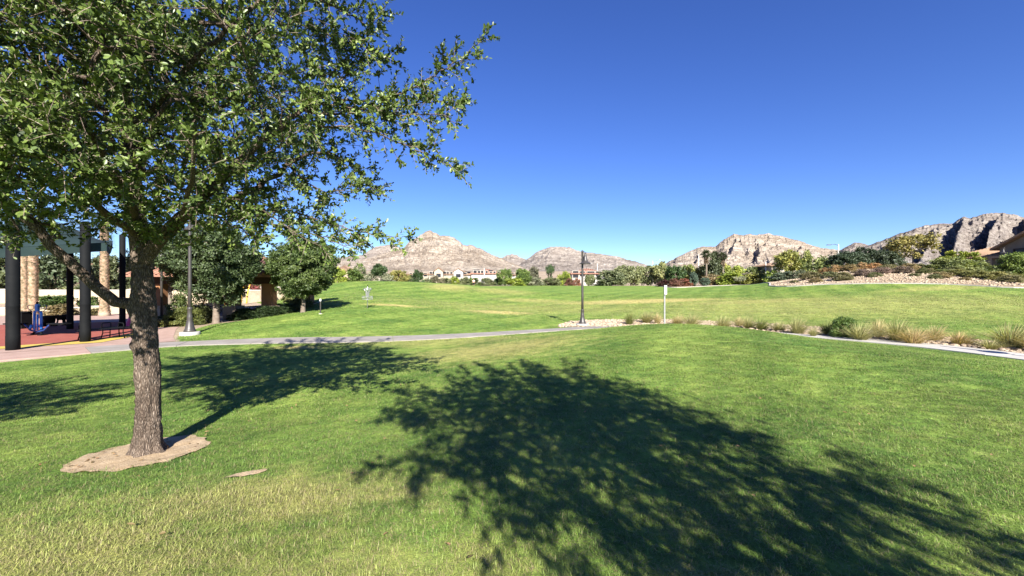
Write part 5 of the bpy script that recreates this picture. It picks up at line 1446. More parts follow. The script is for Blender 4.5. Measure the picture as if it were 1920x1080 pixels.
# date palms of the play area
def date_palm(label, px, d, seed, H=7.2, rr=0.27):
    rng = np.random.default_rng(seed)
    x = WX(px, d); r = empty('date_palm', (x, d, TZ(x, d))); tag(r, label, 'palm tree', 'date palms behind the play area')
    mb = MB(); mb.lathe([(rr * 1.5, -0.05), (rr * 1.35, 0.2), (rr * 1.05, 0.6), (rr * 0.9, 1.2), (rr * 0.9, H)], n=16); t = mb.build('trunk', M['stone'], r)
    # old leaf bases spiral up the trunk
    n = 560; k = np.arange(n); z = 0.25 + k / n * (H - 0.3); th = k * 2.399
    R0 = np.interp(z, [0, 0.2, 0.6, 1.2, H], [rr * 1.5, rr * 1.35, rr * 1.05, rr * .9, rr * .9])
    P = np.stack([np.cos(th) * R0 * 0.96, np.sin(th) * R0 * 0.96, z - 0.06], 1)
    A = np.stack([np.cos(th) * 0.45, np.sin(th) * 0.45, np.ones(n)], 1); N = np.stack([np.cos(th), np.sin(th), np.zeros(n)], 1)
    me = leaf_mesh('leaf_bases', P, A, N, np.full(n, 0.2), np.full(n, 0.17), rng.random(n), mat=M['leaf'], hexa=True, fold=-0.15)
    b = link('leaf_bases', me, None, t); b.color = (0.42, 0.31, 0.2, 1); b['kind'] = 'stuff'
    PP = []; AA = []
    for f in range(46):
        a = rng.uniform(0, 6.28); e = rng.uniform(-0.4, 1.2); Lf = rng.uniform(2.4, 3.2)
        u = np.array([math.cos(a), math.sin(a), 0])
        for s in np.linspace(0.12, 1, 26):
            p = np.array([0, 0, H]) + u * Lf * s * math.cos(e) + np.array([0, 0, Lf * (s * math.sin(e) - 0.55 * s * s)])
            side = np.cross(u, [0, 0, 1])
            for q in (-1, 1):
                PP.append(p); AA.append(side * q * 0.8 + u * 0.6 + np.array([0, 0, -0.15]))
    PP, AA = np.array(PP), np.array(AA); n = len(PP)
    me = leaf_mesh('fronds', PP, AA, rand_dirs(n, rng) * 0.3 + np.array([0, 0, 1]), rng.uniform(0.3, 0.45, n), np.full(n, 0.05), rng.random(n), mat=M['leaf'])
    c = link('fronds', me, None, r); c.color = (0.08, 0.105, 0.05, 1); c['kind'] = 'stuff'
date_palm('date palm trunk with diamond pattern right of the nearest column', 62, 31, 5)
date_palm('date palm set behind the other one by the nearest column', 45, 35, 6)
date_palm('date palm trunk left of the oak, between the black columns', 196, 33, 7)

# play area and pavilion plants
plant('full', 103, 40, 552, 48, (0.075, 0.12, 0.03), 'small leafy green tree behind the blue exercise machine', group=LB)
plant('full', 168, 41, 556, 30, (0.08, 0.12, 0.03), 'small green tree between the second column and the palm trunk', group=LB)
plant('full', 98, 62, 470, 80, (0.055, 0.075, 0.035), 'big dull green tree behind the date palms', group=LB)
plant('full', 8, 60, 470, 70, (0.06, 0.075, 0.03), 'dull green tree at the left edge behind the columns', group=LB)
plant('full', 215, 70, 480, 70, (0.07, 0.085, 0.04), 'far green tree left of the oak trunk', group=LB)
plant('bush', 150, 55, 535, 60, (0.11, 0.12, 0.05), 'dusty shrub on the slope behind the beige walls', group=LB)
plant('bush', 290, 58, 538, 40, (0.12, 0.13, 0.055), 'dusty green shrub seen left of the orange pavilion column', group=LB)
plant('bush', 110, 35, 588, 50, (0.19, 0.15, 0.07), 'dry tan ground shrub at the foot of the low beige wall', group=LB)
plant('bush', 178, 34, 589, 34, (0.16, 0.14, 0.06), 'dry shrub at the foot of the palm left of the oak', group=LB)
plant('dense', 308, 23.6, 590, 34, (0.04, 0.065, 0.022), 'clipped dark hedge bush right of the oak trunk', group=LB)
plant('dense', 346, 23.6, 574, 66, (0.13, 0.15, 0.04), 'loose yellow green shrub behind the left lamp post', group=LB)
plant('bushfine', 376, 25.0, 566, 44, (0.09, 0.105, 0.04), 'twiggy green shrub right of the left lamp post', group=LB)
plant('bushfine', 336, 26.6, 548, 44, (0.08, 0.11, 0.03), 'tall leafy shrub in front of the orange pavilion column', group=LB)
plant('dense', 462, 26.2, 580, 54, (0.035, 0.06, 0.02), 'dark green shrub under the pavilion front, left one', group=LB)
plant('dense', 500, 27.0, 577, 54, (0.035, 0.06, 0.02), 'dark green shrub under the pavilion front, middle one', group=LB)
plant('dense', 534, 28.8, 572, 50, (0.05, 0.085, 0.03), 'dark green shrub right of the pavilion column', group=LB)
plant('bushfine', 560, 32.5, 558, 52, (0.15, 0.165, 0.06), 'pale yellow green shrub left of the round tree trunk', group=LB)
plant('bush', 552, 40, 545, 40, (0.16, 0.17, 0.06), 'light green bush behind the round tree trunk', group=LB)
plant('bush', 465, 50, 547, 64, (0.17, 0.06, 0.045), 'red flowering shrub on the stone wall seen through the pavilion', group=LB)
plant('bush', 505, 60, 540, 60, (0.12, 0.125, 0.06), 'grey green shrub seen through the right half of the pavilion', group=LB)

# ------------------------------------------------------------------ mid-distance shade trees
def shade_tree(label, px, d, ytop, wpx, bottom, seed, color, n_cl, per, leaf, trunk_r=0.16, dcx=0.0):
    x = WX(px, d); z = TZ(x, d); H = ZY(ytop, d) - z; W = wpx / F * d
    r = empty('shade_tree', (x, d, z - 0.03)); tag(r, label, 'tree', 'dense shade trees by the pavilion')
    rng = np.random.default_rng(seed)
    C = []
    while len(C) < n_cl:
        p = rng.uniform(-1, 1, 3); rr = np.linalg.norm(p)
        if rr > 1 or rr < 0.62 * rng.random() ** 0.4: continue
        l = 0.80 + 0.42 * float(vnoise(np.array([p[0] * 2 + seed]), np.array([p[1] * 2.]), np.array([p[2] * 2.]), seed)[0])
        C.append((p[0] * W / 2 * l + dcx, p[1] * W / 2 * l, H * (bottom + (1 - bottom) * (p[2] * l + 1) / 2)))
    C = np.array(C)
    idx = np.repeat(np.arange(n_cl), per)
    sz = rng.uniform(0.28, 0.5, n_cl) * W / 6
    off = rand_dirs(len(idx), rng) * (rng.random(len(idx))[:, None] ** 0.45) * sz[idx][:, None] * np.array([1.15, 1.15, 0.8])
    P = C[idx] + off
    ctr = np.array([dcx, 0, H * (bottom + 1) / 2]); ow = P - ctr; ow /= np.linalg.norm(ow, axis=1, keepdims=True)
    N = ow * 0.8 + rand_dirs(len(idx), rng) * 0.7 + np.array([0, 0, .3]); A = rand_dirs(len(idx), rng) + off / (np.linalg.norm(off, axis=1, keepdims=True) + 1e-6) * 0.6
    L = leaf * rng.uniform(0.7, 1.35, len(idx))
    cv = rng.random(n_cl)
    me = leaf_mesh('crown', P, A, N, L, L * 0.5, np.clip(cv[idx] * .45 + rng.random(len(idx)) * .55, 0, 1), mat=M['leaf'])
    c = link('crown', me, None, r); c.color = (*color, 1); c['kind'] = 'stuff'
    mb = MB(); fk = H * (bottom + 0.05)
    mb.tube([(0, 0, -0.05), (0, 0, 0.1), (0.02, 0, fk * 0.5), (0.0, 0.0, fk)], [trunk_r * 1.7, trunk_r * 1.15, trunk_r, trunk_r * 0.85], 10)
    t = mb.build('trunk', M['bark_far'], r)
    rr_ = random.Random(seed); mb = MB()
    for i in range(22):
        c_ = C[rr_.randrange(n_cl)]
        mb.tube([(0, 0, fk - 0.05), (c_[0] * 0.35, c_[1] * 0.35, fk + (c_[2] - fk) * 0.5), tuple(c_)], [trunk_r * 0.5, trunk_r * 0.3, 0.02], 5)
    mb.build('limbs', M['bark_far'], r)
    return r
shade_tree('big dense green tree in front of the pavilion, right of the lamp post', 405, 24.3, 420, 158, 0.24, 31, (0.062, 0.092, 0.034), 420, 110, 0.15, dcx=-0.3)
shade_tree('round dense green tree casting a shadow on the slope', 568, 27, 446, 116, 0.20, 37, (0.068, 0.102, 0.026), 400, 110, 0.13, 0.13)
shade_tree('dense tree partly hidden behind the round green one', 586, 34, 478, 60, 0.25, 39, (0.05, 0.08, 0.025), 150, 80, 0.17, 0.12)
shade_tree('dark green tree behind the oak trunk, left of the pavilion tree', 318, 38, 432, 110, 0.25, 43, (0.045, 0.065, 0.028), 260, 90, 0.2, 0.16)

# ------------------------------------------------------------------ feather grass clumps in the rock bed
def tussock_mesh(seed, n=420, straw=0.5):
    rng = np.random.default_rng(seed)
    th = rng.uniform(0, 6.28, n); lean = rng.uniform(0.05, 1.1, n)
    Hh = rng.uniform(0.55, 1.0, n) * (1 - 0.25 * lean)
    bx_ = np.stack([np.cos(th), np.sin(th), np.zeros(n)], 1)
    base = bx_ * (rng.random(n) * 0.13)[:, None]
    wind = np.array([0.12, 0.0, 0])
    ws = 0.0055
    side = np.stack([-np.sin(th), np.cos(th), np.zeros(n)], 1)
    a = rng.uniform(-1, 1, n)[:, None]; side = side * np.cos(a) + bx_ * np.sin(a)
    V = []
    for t, w in ((0, 1.0), (0.45, 0.9), (0.8, 0.6), (1.0, 0.1)):
        p = base + bx_ * (lean * (t ** 1.7) * 0.75)[:, None] + wind * (t ** 2) + np.stack([np.zeros(n), np.zeros(n), Hh * (t - 0.28 * lean * t * t)], 1)
        V += [p - side * ws * w, p + side * ws * w]
    V = np.stack(V, 1).reshape(-1, 3)
    o = (np.arange(n) * 8)[:, None]
    Fc = np.concatenate([o + np.array([[0, 1, 3, 2]]), o + np.array([[2, 3, 5, 4]]), o + np.array([[4, 5, 7, 6]])], 1).reshape(-1, 4)
    me = np_mesh('feather_grass', V, Fc)
    at = me.attributes.new('var', 'FLOAT', 'FACE'); at.data.foreach_set('value', np.repeat(rng.random(n), 3).astype(np.float32))
    me.materials.append(M['straw'])
    return me
TM = [tussock_mesh(500 + i) for i in range(4)]
S_STRAW = (0.46, 0.39, 0.19); S_GREEN = (0.2, 0.23, 0.075); S_MIX = (0.34, 0.33, 0.14); S_ORANGE = (0.42, 0.33, 0.15)
TUS = [(1180, 24.8, 582, 30, S_GREEN, 'small green grass tuft just right of the bell lamp post'), (1212, 25.6, 580, 40, S_MIX, 'feather grass clump left of the white tee sign'),
       (1232, 25.0, 584, 22, S_STRAW, 'straw coloured grass tuft touching the tee sign post'), (1270, 24.5, 586, 36, S_STRAW, 'pale feather grass right of the tee sign post'), (1297, 23.2, 585, 44, S_MIX, 'fuller feather grass second right of the tee sign post'),
       (1355, 22.2, 588, 46, S_MIX, 'feather grass clump alone on the rocks behind the mound crest'), (1385, 23.6, 592, 30, S_STRAW, 'short straw tuft left of the green feather grass pair'), (1403, 22.2, 589, 36, S_MIX, 'upright feather grass in the middle of the bed'),
       (1428, 21.6, 594, 42, S_GREEN, 'greener feather grass right of the middle of the bed'), (1460, 20.8, 598, 40, S_MIX, 'feather grass leaning right above the path bend'), (1494, 19.8, 592, 48, S_MIX, 'large feather grass where the path reappears'),
       (1524, 18.6, 611, 22, S_MIX, 'tiny tuft at the path edge left of the green shrub'), (1552, 19.4, 596, 44, S_GREEN, 'green tuft left of the dark green shrub'), (1612, 17.2, 601, 64, S_MIX, 'wide olive feather grass right of the dark green shrub'),
       (1648, 18.2, 595, 50, S_STRAW, 'dry feather grass behind the wide olive one'), (1682, 17.0, 592, 66, S_MIX, 'tall feather grass fountain in the right bed'), (1712, 16.0, 611, 60, S_ORANGE, 'orange tinged dry tuft in front of the tall fountain'),
       (1752, 16.8, 606, 50, S_STRAW, 'straw tuft right of the tall feather grass fountain'), (1800, 15.6, 619, 58, S_ORANGE, 'low rust coloured tuft on the right rocks'), (1856, 14.6, 632, 44, S_MIX, 'small tuft near the path at far right'),
       (1895, 14.8, 600, 86, S_MIX, 'big bushy feather grass at the right edge'), (1945, 14.0, 612, 60, S_STRAW, 'straw feather grass cut by the right edge')]
for i, (px, d, yt, w, c, lab) in enumerate(TUS):
    x = WX(px, d); z = TZ(x, d); H = ZY(yt, d) - z; W = w / F * d
    o = link('feather_grass', TM[i % 4], None, None, (x, d, z), i * 1.7 % 1.2 - 0.6)
    o.scale = (W * 1.05, W * 1.05, H * 1.12); o.color = (*c, 1)
    tag(o, lab, 'ornamental grass', 'feather grass in the rock bed')
plant('dense', 1582, 18.4, 592, 44, (0.09, 0.15, 0.03), 'rounded bright green shrub among the feather grass', group='feather grass in the rock bed')

# ------------------------------------------------------------------ cobbles on the far berm
bx2 = RNG.uniform(30, 85, 26000); by2 = RNG.uniform(40, 80, 26000)
l2 = poly_sd(bx2, by2, LAWN)
ok = (l2 < -0.3) & (l2 > -16) & (np.abs(bx2 / by2) < 1.3) & (by2 > 40) & (bx2 / by2 > 0.58)
ok &= fbm(bx2 * 0.35, by2 * 0.35, o=3, seed=61) > 0.40
bx2, by2 = bx2[ok][:7000], by2[ok][:7000]
ro = rock_mass('berm_cobbles', bx2, by2, terrain(bx2, by2), 0.08 + 0.22 * RNG.random(len(bx2)) ** 2, None, M['rock_w'])
tag(ro, 'tan cobbles covering the berm beyond the field', 'cobbles', kind='stuff')

# ------------------------------------------------------------------ the oak
def unproj(px, py, d): return Vector((WX(px, d), d, ZY(py, d)))
TB = Vector((TX, TY, TZ(TX, TY)))

class Skel:
    def __init__(s): s.p = []; s.par = []; s.rmin = []; s.gen = []
    def add(s, p, par, rmin=0.0, gen=0):
        s.p.append(np.array(p, float)); s.par.append(par); s.rmin.append(rmin); s.gen.append(gen); return len(s.p) - 1
    def line(s, start, pts, r0, r1, step=0.12, gen=0, jit=0.012):
        """polyline through control points (smoothed) from node start"""
        P = [Vector(s.p[start])] + [Vector(q) for q in pts]
        out = []
        n = len(P)
        for i in range(n - 1):
            a, b, c, d_ = P[max(i - 1, 0)], P[i], P[i + 1], P[min(i + 2, n - 1)]
            k = max(1, int((c - b).length / step))
            for j in range(1, k + 1):
                t = j / k
                out.append(0.5 * ((2 * b) + (c - a) * t + (2 * a - 5 * b + 4 * c - d_) * t * t + (3 * b - a - 3 * c + d_) * t ** 3))
        idx = start; ids = []
        for j, q in enumerate(out):
            f = (j + 1) / len(out)
            q = q + Vector((random.gauss(0, jit), random.gauss(0, jit), random.gauss(0, jit)))
            idx = s.add(q, idx, r0 + (r1 - r0) * f, gen); ids.append(idx)
        return ids

def build_oak():
    sk = Skel()
    D = 4.8
    root = sk.add(unproj(266, 505, D), -1, 0.1)
    lim = []
    def L(start, pts, r0, r1): 
        ids = sk.line(start, [unproj(*p) for p in pts], r0, r1, 0.14); lim.append(ids); return ids
    lead = L(root, [(262, 450, 4.8), (250, 380, 4.85), (246, 290, 4.9), (240, 180, 4.9), (236, 60, 4.85), (230, -60, 4.8), (236, -170, 4.8)], 0.095, 0.02)
    lowl = sk.line(sk.add(unproj(250, 570, 4.8), -1, 0.07), [unproj(*p) for p in [(215, 562, 4.72), (180, 540, 4.6), (140, 500, 4.5), (105, 460, 4.4), (75, 428, 4.3), (20, 385, 4.15), (-60, 330, 4.0), (-160, 260, 3.9)]], 0.062, 0.018, 0.14); lim.append(lowl)
    rt = L(root, [(290, 462, 4.78), (330, 420, 4.7), (395, 355, 4.6), (460, 290, 4.55), (540, 225, 4.55), (600, 180, 4.6)], 0.075, 0.016)
    rt2 = L(rt[5], [(400, 395, 4.9), (480, 350, 5.1), (560, 300, 5.2), (630, 280, 5.2)], 0.045, 0.012)
    lt = L(lead[4], [(200, 330, 4.7), (130, 260, 4.5), (50, 190, 4.3), (-50, 110, 4.2), (-150, 40, 4.1)], 0.055, 0.015)
    bk = L(lead[6], [(280, 270, 5.3), (320, 180, 5.8), (360, 90, 6.3), (390, 10, 6.6)], 0.05, 0.014)
    fr = L(lead[3], [(250, 390, 4.3), (220, 330, 3.8), (170, 250, 3.35), (120, 160, 3.0)], 0.05, 0.014)
    ur = L(lead[10], [(300, 190, 4.75), (370, 110, 4.6), (440, 40, 4.5), (520, -30, 4.5)], 0.042, 0.012)
    ul = L(lead[14], [(180, 90, 4.8), (110, 10, 4.9), (40, -70, 4.9)], 0.035, 0.012)
    bk2 = L(lead[5], [(220, 360, 5.3), (170, 290, 5.8), (110, 220, 6.2), (60, 150, 6.4)], 0.04, 0.012)
    fr2 = L(rt[3], [(345, 395, 4.2), (360, 330, 3.7), (365, 260, 3.4)], 0.035, 0.012)
    frl = sk.line(lead[1], [Vector((TX + 0.08, 4.2, 2.35)), Vector((TX + 0.25, 3.6, 2.5)), Vector((TX + 0.35, 3.0, 2.55)), Vector((TX + 0.5, 2.5, 2.6))], 0.04, 0.012, 0.14); lim.append(frl)  # low limb added on the sun side to shade the upper trunk
    SP = [  # long sprays that stand out on the right of the crown
        (rt[-1], [(660, 190, 4.6), (740, 178, 4.6), (800, 150, 4.6), (850, 120, 4.6), (897, 84, 4.6)]),
        (rt[-3], [(640, 215, 4.6), (720, 205, 4.65), (790, 195, 4.7), (852, 188, 4.7)]),
        (rt[-4], [(600, 235, 4.5), (690, 245, 4.5), (770, 275, 4.5), (850, 312, 4.5)]),
        (rt[-2], [(680, 205, 4.5), (760, 215, 4.4), (840, 215, 4.4)]),
        (rt2[-2], [(650, 305, 5.1), (700, 356, 5.0)]),
        (rt2[-5], [(560, 330, 4.9), (610, 360, 4.8), (690, 352, 4.7)]),
        (rt2[4], [(480, 390, 4.8), (560, 400, 4.7), (640, 425, 4.6), (700, 438, 4.6), (748, 447, 4.6)]),
        (rt2[3], [(450, 410, 4.7), (520, 420, 4.6), (600, 445, 4.5), (652, 466, 4.5)]),
        (rt[6], [(430, 370, 4.3), (500, 400, 4.2), (560, 440, 4.2), (600, 462, 4.2)]),
        (rt[5], [(400, 400, 4.4), (450, 430, 4.3), (490, 455, 4.3)]),
        (rt[-1], [(630, 130, 4.7), (680, 80, 4.8), (705, 35, 4.8)]),
        (rt[-2], [(640, 150, 4.7), (690, 120, 4.8), (735, 108, 4.8)]),
        (ur[-1], [(580, -10, 4.5), (640, 20, 4.5), (690, 48, 4.5)]),
        (ur[-3], [(540, 40, 4.6), (600, 60, 4.7), (660, 90, 4.7)]),
        (ur[-1], [(600, -50, 4.5), (660, -40, 4.5)]),
        (lowl[6], [(110, 440, 4.6), (60, 440, 4.7), (10, 430, 4.8)]),
        (lead[2], [(300, 440, 4.5), (315, 420, 4.35), (305, 410, 4.2)]),
    ]
    spr = []
    for st, pts in SP:
        spr.append(sk.line(st, [unproj(*p) for p in pts], 0.013, 0.003, 0.07, gen=2, jit=0.01))
    # fill the crown: each target grows a branchlet from the nearest wood
    rng = np.random.default_rng(5)
    ctr = np.array([TX - 0.35, TY - 0.2, 4.1]); rad = np.array([3.0, 2.65, 2.1])
    T = []
    while len(T) < 2650:
        u = rand_dirs(1, rng)[0] * rng.random() ** (1 / 2.3)
        lump = 0.82 + 0.36 * float(vnoise(np.array([u[0] * 2.3 + 9]), np.array([u[1] * 2.3]), np.array([u[2] * 2.3]), 77)[0])
        p = ctr + u * rad * lump
        if p[2] < 2.12 + 0.12 * abs(p[0] - TX): continue
        # keep the trunk side of the lower crown open towards the camera
        if p[2] < 2.3 and abs(p[0] - TX) < 0.35 and p[1] < TY: continue
        px = 960 + F * p[0] / p[1]; py = 540 - F * (p[2] - EYE) / p[1]
        if px > 610 - max(0, py - 250) * 0.35 and rng.random() < 0.8: continue
        T.append(p)
    for _ in range(170):  # extra foliage added around that low limb, so its shade reaches the trunk
        u = rand_dirs(1, rng)[0] * rng.random() ** 0.4
        T.append(np.array([TX + 0.35, 3.1, 2.62]) + u * np.array([0.75, 1.0, 0.42]))
    T = sorted(T, key=lambda p: np.linalg.norm((p - np.array([TX, TY, 2.6])) * np.array([1, 1, .8])))
    for p in T:
        P = np.array(sk.p); d = P - p
        dist = np.linalg.norm(d, axis=1)
        cost = dist + 0.35 * np.maximum(0, P[:, 2] - p[2]) + np.where(np.array(sk.rmin) < 0.004, 0.06, 0)
        i = int(np.argmin(cost)); ln = dist[i]
        if ln < 0.05: continue
        k = max(2, int(ln / 0.11)); a = sk.p[i]; par = sk.par[i]
        dr = (a - sk.p[par]) if par >= 0 else np.array([0, 0, 0.1]); dr = dr / (np.linalg.norm(dr) + 1e-6)
        cp = a + dr * ln * 0.35 + np.array([0, 0, 0.06 * ln]) + rng.normal(0, 0.05 * ln, 3)
        idx = i
        for j in range(1, k + 1):
            t = j / k
            q = (1 - t) ** 2 * a + 2 * t * (1 - t) * cp + t * t * p + rng.normal(0, 0.008, 3)
            idx = sk.add(q, idx, 0.0, 2)
    # long shoots that stand out of the crown on the other sides
    for q in range(80):
        while True:
            u = rand_dirs(1, rng)[0]
            if u[2] > -0.15: break
        p = ctr + u * rad * 0.9; e = ctr + u * rad * rng.uniform(1.10, 1.42) + rng.normal(0, 0.12, 3)
        px = 960 + F * e[0] / e[1]; py = 540 - F * (e[2] - EYE) / e[1]
        if px > 560 and py > -40: continue
        i = int(np.argmin(np.linalg.norm(np.array(sk.p) - p, axis=1)))
        spr.append(sk.line(i, [Vector((sk.p[i] * 0.45 + e * 0.55) + rng.normal(0, 0.06, 3)), Vector(e)], 0.009, 0.003, 0.07, gen=2, jit=0.01))
    # extra side branchlets on the sprays
    for ids in spr:
        n = len(ids)
        for q in range(1, n):
            if rng.random() < 0.55:
                i = ids[q]; a = sk.p[i]; dr = a - sk.p[sk.par[i]]; dr /= np.linalg.norm(dr) + 1e-6
                u = rand_dirs(1, rng)[0]; u -= dr * u.dot(dr); u /= np.linalg.norm(u)
                ln = rng.uniform(0.10, 0.30) * (1.15 - 0.75 * q / n)
                v = dr * 0.75 + u * 0.75 + np.array([0, 0, 0.12]); v /= np.linalg.norm(v)
                idx = i
                for j in range(3):
                    idx = sk.add(a + v * ln * (j + 1) / 3 + rng.normal(0, 0.006, 3) + dr * 0.03 * j * j / 4, idx, 0.0, 3)
    # radii by the pipe rule
    n = len(sk.p); ch = [[] for _ in range(n)]
    for i, p in enumerate(sk.par):
        if p >= 0: ch[p].append(i)
    r = np.zeros(n)
    for i in range(n - 1, -1, -1):
        s = sum(r[c] ** 2.4 for c in ch[i])
        r[i] = max(0.0032, (s ** (1 / 2.4)) if s > 0 else 0.0032)
        r[i] = min(r[i], max(sk.rmin[i] * 1.15, 0.02)) if sk.rmin[i] > 0 else min(r[i], 0.02)
        r[i] = max(r[i], sk.rmin[i])
    # branches as tubes
    mb = MB(); done = [False] * n
    stack = [i for i in range(n) if sk.par[i] < 0]
    starts = [(i, None) for i in stack]
    while starts:
        i, pr = starts.pop()
        chain = [pr, i] if pr is not None else [i]
        cur = i
        while ch[cur]:
            c = sorted(ch[cur], key=lambda q: -r[q])
            for o in c[1:]: starts.append((o, cur))
            cur = c[0]; chain.append(cur)
        if len(chain) < 2: continue
        rr = [r[q] for q in chain]
        if pr is not None: rr[0] = rr[1]
        big = max(rr)
        mb.tube([sk.p[q] - np.array(TB) for q in chain], rr, 12 if big > 0.03 else (6 if big > 0.01 else 4), cap=False)
    # twigs with leaves
    tw = MB(); par = sk.par
    TA = []; TV = []; TL = []; TC = []
    B0 = np.array(TB)
    for i in range(n):
        if r[i] > 0.018 or par[i] < 0: continue
        a = sk.p[i]; dr = a - sk.p[par[i]]; dr = dr / (np.linalg.norm(dr) + 1e-6)
        tip = len(ch[i]) == 0
        nt_ = 4 if tip else (2 if rng.random() < 0.35 else 1)
        if sk.gen[i] == 3 and not tip: nt_ = 1 if rng.random() < 0.6 else 0
        vv = rng.random()
        for k in range(nt_):
            u = rng.normal(size=3); u -= dr * u.dot(dr); u /= np.linalg.norm(u) + 1e-6
            v = dr * (1.0 if (tip and k == 0) else rng.uniform(0.3, 0.9)) + u * (0.15 if (tip and k == 0) else 0.8) + np.array([0, 0, 0.1])
            v /= np.linalg.norm(v)
            tl = rng.uniform(0.09, 0.27) * (0.75 if sk.gen[i] == 3 else 1)
            TA.append(a - B0); TV.append(v); TL.append(tl); TC.append(vv)
    TA, TV, TL, TC = np.array(TA), np.array(TV), np.array(TL), np.array(TC)
    for a, v, tl in zip(TA, TV, TL):
        e = a + v * tl - np.array([0, 0, 0.12 * tl])
        tw.tube([a, (a + e) / 2 + np.array([0, 0, 0.03 * tl]), e], [0.0028, 0.0022, 0.0014], 3, cap=False)
    m_ = np.maximum(5, (TL / 0.0095).astype(int))
    ix = np.repeat(np.arange(len(TL)), m_); nl = len(ix)
    t = rng.random(nl); v = TV[ix]
    LP = TA[ix] + v * (TL[ix] * t)[:, None]; LP[:, 2] -= 0.12 * TL[ix] * t * t
    u2 = rng.normal(size=(nl, 3)); u2 -= v * (u2 * v).sum(1, keepdims=True); u2 /= np.linalg.norm(u2, axis=1, keepdims=True) + 1e-6
    LA = v * rng.uniform(0.3, 1.0, nl)[:, None] + u2 * 0.85
    LN = np.cross(LA, np.cross(v, LA)) * 0.8 + np.array([0, 0, 0.5]) + rng.normal(0, 0.35, (nl, 3))
    LL = rng.uniform(0.03, 0.062, nl) * (1.05 - 0.25 * t)
    print('oak nodes', n, 'twigs', len(TL), 'leaves', nl)
    leaves = leaf_mesh('leaves', LP, LA, LN, LL, LL * rng.uniform(0.4, 0.54, nl), 0.55 * rng.random(nl) + 0.45 * TC[ix], hexa=True, mat=M['oak_leaf'], fold=0.12)
    return mb.mesh('limbs'), tw.mesh('twigs'), leaves

def oak_trunk():
    """furrowed trunk with root flare and a knot where the low limb leaves"""
    prof = [(-0.06, 0.235), (0.0, 0.215), (0.06, 0.192), (0.16, 0.176), (0.35, 0.168), (0.7, 0.160), (1.1, 0.152), (1.45, 0.15), (1.62, 0.152), (1.8, 0.142), (2.05, 0.13), (2.2, 0.12), (2.4, 0.10)]
    zs = np.linspace(-0.06, 2.42, 170); ns_ = 84
    th = np.linspace(0, 2 * np.pi, ns_, endpoint=False)
    Z, T = np.meshgrid(zs, th, indexing='ij')
    Rr = np.interp(Z, [p[0] for p in prof], [p[1] for p in prof])
    cx = np.interp(Z, [0, 0.5, 1.0, 1.5, 2.0, 2.4], [0.0, 0.012, 0.0, -0.03, -0.055, -0.075])
    flare = np.exp(-np.clip(Z, 0, 9) / 0.12) * (0.05 * np.maximum(np.cos(T * 5 + 0.7), -0.3) + 0.02)
    cxn, syn = np.cos(T), np.sin(T)
    fur = ridged(T * 16 / 6.283 * 1.0 + (fbm(cxn * 2 + 5, syn * 2 + Z * 3, o=2, seed=2) - .5) * 2.2, Z * 4.2 + cxn, o=3, seed=4)
    # make the seam continuous
    fur2 = ridged((T - 2 * np.pi) * 16 / 6.283 + (fbm(cxn * 2 + 5, syn * 2 + Z * 3, o=2, seed=2) - .5) * 2.2, Z * 4.2 + cxn, o=3, seed=4)
    w = smoothstep(5.4, 6.283, T); fur = fur * (1 - w) + fur2 * w
    lumps = (fbm(cxn * 1.3 + 3, syn * 1.3 + 7, Z * 2.0, o=3, seed=8) - 0.5) * 0.03
    knot = 0.045 * np.exp(-(((T - 3.5) / 0.5) ** 2 + ((Z - 1.63) / 0.13) ** 2)) + 0.03 * np.exp(-(((T - 4.0) / 0.3) ** 2 + ((Z - 1.22) / 0.06) ** 2)) + 0.03 * np.exp(-(((T - 4.9) / 0.35) ** 2 + ((Z - 1.95) / 0.08) ** 2))
    Rr = Rr * 0.69 + flare + (fur - 0.5) * 0.034 + lumps + knot
    V = np.stack([(Rr * cxn + cx).ravel(), (Rr * syn).ravel(), Z.ravel()], 1)
    ii = (np.arange(len(zs) - 1)[:, None] * ns_ + np.arange(ns_)[None, :]).ravel()
    jj = (np.arange(len(zs) - 1)[:, None] * ns_ + (np.arange(ns_)[None, :] + 1) % ns_).ravel()
    return np_mesh('trunk', V, np.stack([ii, jj, jj + ns_, ii + ns_], 1), smooth=True)

oak = empty('oak_tree', TB)
tag(oak, 'live oak with leafy crown and furrowed trunk standing in a ring of bare soil', 'tree', 'oak trees of the lawn')
limbs_me, twigs_me, leaves_me = build_oak()
link('trunk', oak_trunk(), M['bark'], oak)
link('limbs', limbs_me, M['bark'], oak)
M['twig'] = mat_noise('pale_twig_bark', (0.16, 0.12, 0.09), (0.3, 0.25, 0.2), 20, 0.9)
t_ = link('twigs', twigs_me, M['twig'], oak); t_['kind'] = 'stuff'
t_ = link('leaves', leaves_me, None, oak); t_['kind'] = 'stuff'
# two more oaks of the row stand outside the frame; their shadows lie on the lawn
for x, y, s, rz, lab in ((2.45, -1.25, 0.66, R(-25), 'live oak behind the camera that shades the foreground turf'), (-8.5, 1.9, 0.62, R(150), 'live oak outside the left edge shading the turf there')):
    c = copy_tree(oak); c.location = (x, y, TZ(x, y)); c.rotation_euler = (0, 0, rz); c.scale = (s, s, 0.9 if y < 0 else s * 0.96)
    c['label'] = lab

